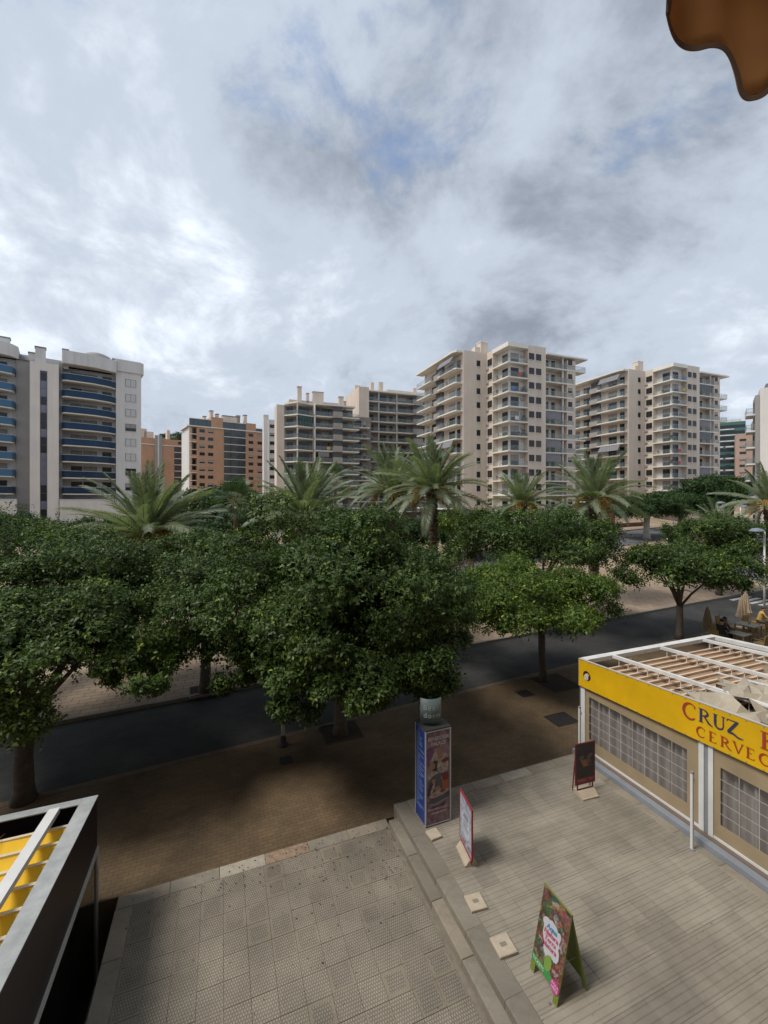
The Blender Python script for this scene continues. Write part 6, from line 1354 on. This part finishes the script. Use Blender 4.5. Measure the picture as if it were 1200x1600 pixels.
def parasol(label, x, y, top, ztop_bot=.55):
    t = thing('closed_parasol', label, 'parasol', (x, y, -.318), 0, 'closed beige parasols'); par_m = bpy.data.materials.get('parasol_cloth') or mat('parasol_cloth', (0.40, 0.31, 0.22), 0.9, 0.15, 4, stain=.15)
    MB().tube([(0, 0, 0), (0, 0, top)], .022, 8).build('pole', M['white_paint'], t); MB().box(-.25, .25, -.25, .25, 0, .06).build('foot', M['pale_slab'], t)
    v = []; f = []; n = 20; prof = [(top, .02), (top - .25, .10), (top - .7, .17), (top - 1.1, .22), (top - 1.3, .27)]
    for z, r in prof:
        for k in range(n): rr = r * (1 + (.22 if k % 2 else -.18)); v.append((rr * math.cos(6.2832 * k / n), rr * math.sin(6.2832 * k / n), z))
    for i in range(len(prof) - 1):
        for k in range(n): f.append((i * n + k, (i + 1) * n + k, (i + 1) * n + (k + 1) % n, i * n + (k + 1) % n))
    MB().add(v, f).build('cloth', par_m, t)
parasol('closed beige parasol behind the tables, left of the pair', 21.7, 25.6, 1.98); parasol('closed beige parasol behind the tables, right of the pair', 22.6, 26.4, 2.08); parasol('closed brown parasol hanging over the two dark dressed guests', 18.3, 23.9, 1.75)

# ------------------------------------------------------------------ people
def body_mat(name, top, trousers, skin, zneck, zhip, zsleeve=None):
    m = bpy.data.materials.new(name); m.use_nodes = True; t = m.node_tree; N = t.nodes; L = t.links; b = N['Principled BSDF']; b.inputs['Roughness'].default_value = .8
    c = N.new('ShaderNodeTexCoord'); s_ = N.new('ShaderNodeSeparateXYZ'); L.new(c.outputs['Object'], s_.inputs[0])
    mr = N.new('ShaderNodeMapRange'); L.new(s_.outputs[2], mr.inputs['Value']); mr.inputs['From Min'].default_value = 0; mr.inputs['From Max'].default_value = 2
    r = N.new('ShaderNodeValToRGB'); r.color_ramp.interpolation = 'CONSTANT'; L.new(mr.outputs[0], r.inputs[0]); el = r.color_ramp.elements
    el[0].color = (0.04, 0.035, 0.03, 1); el[1].position = .035; el[1].color = (*trousers, 1); e_ = el.new(zhip / 2); e_.color = (*top, 1); e_ = el.new(zneck / 2); e_.color = (*skin, 1)
    L.new(r.outputs[0], b.inputs['Base Color']); return m
def figure(label, loc, rz, pose, top, trousers, hair, skin=(0.42, 0.25, 0.17)):
    t = thing('person', label, 'person', loc, rz)
    if pose == 'sit':      # faces -y, hips on a 0.47 m seat, leaning to the table
        J = {'pel': (0, .05, .58, .15), 'wai': (0, .0, .78, .14), 'che': (0, -.08, 1.0, .155), 'nek': (0, -.13, 1.17, .062), 'hea': (0, -.18, 1.30, .092), 'top': (0, -.18, 1.40, .075),
             'hl': (-.10, .0, .56, .105), 'kl': (-.13, -.42, .55, .07), 'al': (-.13, -.38, .10, .042), 'fl': (-.14, -.55, .05, .04), 'hr': (.10, .0, .56, .105), 'kr': (.13, -.42, .55, .07), 'ar': (.13, -.38, .10, .042), 'fr': (.14, -.55, .05, .04),
             'sl': (-.20, -.09, 1.08, .065), 'el': (-.27, -.22, .86, .045), 'wl': (-.16, -.46, .84, .034), 'dl': (-.12, -.54, .84, .036), 'sr': (.20, -.09, 1.08, .065), 'er': (.27, -.22, .86, .045), 'wr': (.16, -.46, .84, .034), 'dr': (.12, -.54, .84, .036)}
        m = body_mat('cloth_' + label[:24], top, trousers, skin, 1.155, .66)
    else:
        J = {'pel': (0, 0, .93, .135), 'wai': (0, 0, 1.1, .125), 'che': (0, .0, 1.3, .145), 'nek': (0, 0, 1.48, .06), 'hea': (0, -.03, 1.60, .09), 'top': (0, -.02, 1.70, .07),
             'hl': (-.09, 0, .88, .10), 'kl': (-.10, -.10, .50, .065), 'al': (-.10, -.02, .09, .042), 'fl': (-.11, -.16, .04, .04), 'hr': (.09, 0, .88, .10), 'kr': (.10, .04, .50, .065), 'ar': (.10, .20, .10, .042), 'fr': (.11, .08, .04, .04),
             'sl': (-.19, 0, 1.40, .06), 'el': (-.25, .06, 1.12, .042), 'wl': (-.25, -.08, .90, .032), 'dl': (-.25, -.11, .82, .036), 'sr': (.19, 0, 1.40, .06), 'er': (.25, -.04, 1.12, .042), 'wr': (.25, -.16, .92, .032), 'dr': (.25, -.18, .84, .036)}
        m = body_mat('cloth_' + label[:24], top, trousers, skin, 1.47, .92)
    names = list(J); E = [('pel', 'wai'), ('wai', 'che'), ('che', 'nek'), ('nek', 'hea'), ('hea', 'top'), ('pel', 'hl'), ('hl', 'kl'), ('kl', 'al'), ('al', 'fl'), ('pel', 'hr'), ('hr', 'kr'), ('kr', 'ar'), ('ar', 'fr'), ('che', 'sl'), ('sl', 'el'), ('el', 'wl'), ('wl', 'dl'), ('che', 'sr'), ('sr', 'er'), ('er', 'wr'), ('wr', 'dr')]
    me = bpy.data.meshes.new('body'); me.from_pydata([J[n][:3] for n in names], [(names.index(a), names.index(b)) for a, b in E], []); me.materials.append(m)
    o = inst('body', me, t); sk = o.modifiers.new('skin', 'SKIN'); sk.use_smooth_shade = True
    if not me.skin_vertices: me.attributes  # layer is made by the modifier in edit tools; add it here when missing
    return t, o, names, J, hair
def skinned(*a, **k):
    t, o, names, J, hair = figure(*a, **k)
    me = o.data
    # grow the surface directly: tapered tubes joined at spheres, then remeshed into one skin
    mb = MB(); E = [('pel', 'wai'), ('wai', 'che'), ('che', 'nek'), ('nek', 'hea'), ('hea', 'top'), ('hl', 'kl'), ('kl', 'al'), ('al', 'fl'), ('hr', 'kr'), ('kr', 'ar'), ('ar', 'fr'), ('che', 'sl'), ('sl', 'el'), ('el', 'wl'), ('wl', 'dl'), ('che', 'sr'), ('sr', 'er'), ('er', 'wr'), ('wr', 'dr'), ('pel', 'hl'), ('pel', 'hr')]
    for a_, b_ in E: mb.tube([J[a_][:3], J[b_][:3]], [J[a_][3], J[b_][3]], 10)
    for n in names:
        x, y, z, r = J[n]; mb.lathe([(r * math.sin(math.pi * i / 6) + 1e-4, z - r * math.cos(math.pi * i / 6)) for i in range(7)], 10, (x, y))
    hx, hy, hz, hr = J['hea']; mb.box(hx - .014, hx + .014, hy - hr - .022, hy - hr + .02, hz - .03, hz + .02)      # nose
    for s_ in (-1, 1): mb.box(hx + s_ * (hr - .005), hx + s_ * (hr + .018), hy - .02, hy + .03, hz - .03, hz + .03)   # ears
    m = me.materials[0]; new = mb.mesh('body', m, True); o.modifiers.clear(); o.data = new
    rm = o.modifiers.new('one_skin', 'REMESH'); rm.mode = 'VOXEL'; rm.voxel_size = .018; rm.use_smooth_shade = True
    x, y, z, r = J['top']; hm = MB(); hm.lathe([((r + .035) * math.sin(math.pi * i / 8) + 1e-4, -(r + .02) * math.cos(math.pi * i / 8)) for i in range(2, 9)], 12)
    hm.build('hair', flat('hair_' + str(hair), hair), t, (x, y + .025, z - .02), smooth=True)
skinned('seated guest in a yellow shirt leaning over the table at right', (22.35, 25.1, -.318), R(65), 'sit', (0.55, 0.36, 0.09), (0.10, 0.09, 0.08), (0.05, 0.04, 0.035))
skinned('seated guest dressed in black, left of the pair', (17.85, 22.45, -.318), R(105), 'sit', (0.018, 0.018, 0.02), (0.02, 0.02, 0.022), (0.012, 0.01, 0.01))
skinned('seated dark haired guest with brown clothes, right of the pair', (18.4, 23.0, -.318), R(15), 'sit', (0.05, 0.035, 0.03), (0.03, 0.03, 0.035), (0.012, 0.01, 0.01), (0.30, 0.17, 0.12))
skinned('walker in pinkish clothes beside the white post in the distance', (41.2, 60.3, ground_z(41.2, 60.3) + .05), R(60), 'walk', (0.42, 0.24, 0.20), (0.30, 0.20, 0.17), (0.06, 0.04, 0.03))

# ------------------------------------------------------------------ awning of the viewer's own balcony, top right corner
aw = thing('awning', 'brown orange awning with scalloped dark edge, top right corner, on the viewer house', 'awning', (1.105, 1.62, 9.355), R(12))
out = [(0, .62), (-.005, .10), (-.017, .015), (.02, -.012), (.07, -.045), (.115, -.066), (.155, -.072), (.20, -.067), (.245, -.075), (.275, -.105), (.298, -.16), (.315, -.225), (.335, -.258), (.365, -.268), (.41, -.255), (.46, -.19), (.52, -.10), (.60, -.068), (.70, -.075), (.76, -.12), (.80, -.22), (.85, -.265), (.92, -.24), (.99, -.12), (1.08, -.07), (1.25, -.08), (1.4, -.2), (1.5, -.1), (1.7, -.08)]
def catmull(P, k=6):
    o_ = []
    for i in range(len(P) - 1):
        p0, p1, p2, p3 = P[max(0, i - 1)], P[i], P[i + 1], P[min(len(P) - 1, i + 2)]
        for j in range(k):
            t_ = j / k; o_.append(tuple(.5 * (2 * p1[c] + (p2[c] - p0[c]) * t_ + (2 * p0[c] - 5 * p1[c] + 4 * p2[c] - p3[c]) * t_ ** 2 + (3 * p1[c] - p0[c] - 3 * p2[c] + p3[c]) * t_ ** 3) for c in (0, 1)))
    return o_ + [P[-1]]
out = out[:3] + catmull(out[2:])[1:]
ysw = lambda x, z: .035 * math.sin(x * 9 + .6) * (1 - min(1, max(0, z / .5))) + .012 * math.sin(x * 23)
v = []; f = []; nz_ = 10
for (x, z) in out:
    for k in range(nz_ + 1): zz_ = z + (.62 - z) * k / nz_; v.append((x, ysw(x, zz_), zz_))
for i in range(len(out) - 1):
    if i == 0: continue
    for k in range(nz_): f.append((i * (nz_ + 1) + k, (i + 1) * (nz_ + 1) + k, (i + 1) * (nz_ + 1) + k + 1, i * (nz_ + 1) + k + 1))
awm = mat('orange_brown_awning_cloth', (0.36, 0.195, 0.07), 0.9, 0.10, 5)
nt = awm.node_tree; pb_ = nt.nodes['Principled BSDF']; tr = nt.nodes.new('ShaderNodeBsdfTranslucent'); tr.inputs['Color'].default_value = (0.62, 0.27, 0.055, 1); mx_ = nt.nodes.new('ShaderNodeMixShader'); mx_.inputs[0].default_value = .4
nt.links.new(pb_.outputs[0], mx_.inputs[1]); nt.links.new(tr.outputs[0], mx_.inputs[2]); nt.links.new(mx_.outputs[0], nt.nodes['Material Output'].inputs['Surface'])
val = MB().add(v, f).build('valance', awm, aw, smooth=True); val.modifiers.new('thickness', 'SOLIDIFY').thickness = .002
bd = MB(); bv = []
for i, (x, z) in enumerate(out):
    if i == 0: continue
    a = out[max(1, i - 1)]; b = out[min(len(out) - 1, i + 1)]; dx, dz = b[0] - a[0], b[1] - a[1]; l = math.hypot(dx, dz); nx, nzn = -dz / l, dx / l; w = .020
    bv += [(x - nx * .001, ysw(x, z) - .003, z - nzn * .001), (x + nx * w, ysw(x + nx * w, z + nzn * w) - .003, z + nzn * w)]
nb_ = len(bv) // 2; bd.add(bv, [(2 * i, 2 * i + 2, 2 * i + 3, 2 * i + 1) for i in range(nb_ - 1)])
lb_ = [(-.017, ysw(-.017, .015) - .003, .015), (-.005, ysw(0, .1) - .003, .1), (0, ysw(0, .62) - .003, .62), (.03, ysw(.03, .62) - .0035, .62), (.024, ysw(.024, .1) - .0035, .1), (.012, ysw(.012, .03) - .0035, .03)]
bd.add(lb_, [(0, 1, 4, 5), (1, 2, 3, 4)])
o = bd.build('edge_binding', mat('dark_awning_binding', (0.11, 0.065, 0.045), 0.9, 0.1, 6), val); o.modifiers.new('thickness', 'SOLIDIFY').thickness = .0015
MB().hexa([(0, 0, .60), (1.7, 0, .60), (1.7, -1.9, 1.35), (0, -1.9, 1.35), (0, .004, .62), (1.7, .004, .62), (1.7, -1.9, 1.37), (0, -1.9, 1.37)]).build('canopy', awm, aw)

# the viewer's own house behind the camera, which carries the awning
wl_ = MB(); wl_.box(-45, 45, -1, 0, -2, 30)
hw = wl_.build('house_wall', M['cream'], aw); hw.matrix_parent_inverse = (Matrix.Translation(aw.location) @ Matrix.Rotation(R(12), 4, 'Z')).inverted()
hw.location = fw(-8, -11.4); hw.rotation_euler = (0, 0, ROT)
MB().box(-45, 45, 0, 1.0, 5.5, 5.75).build('floor_slab', M['slab'], hw)
for k in range(9):
    for zf in (.6, 6.0, 9.2, 12.4, 15.6): 
        o = inst('window', win_mesh(2.0, 2.2), hw, (-36 + k * 9, 0.0, zf), math.pi)
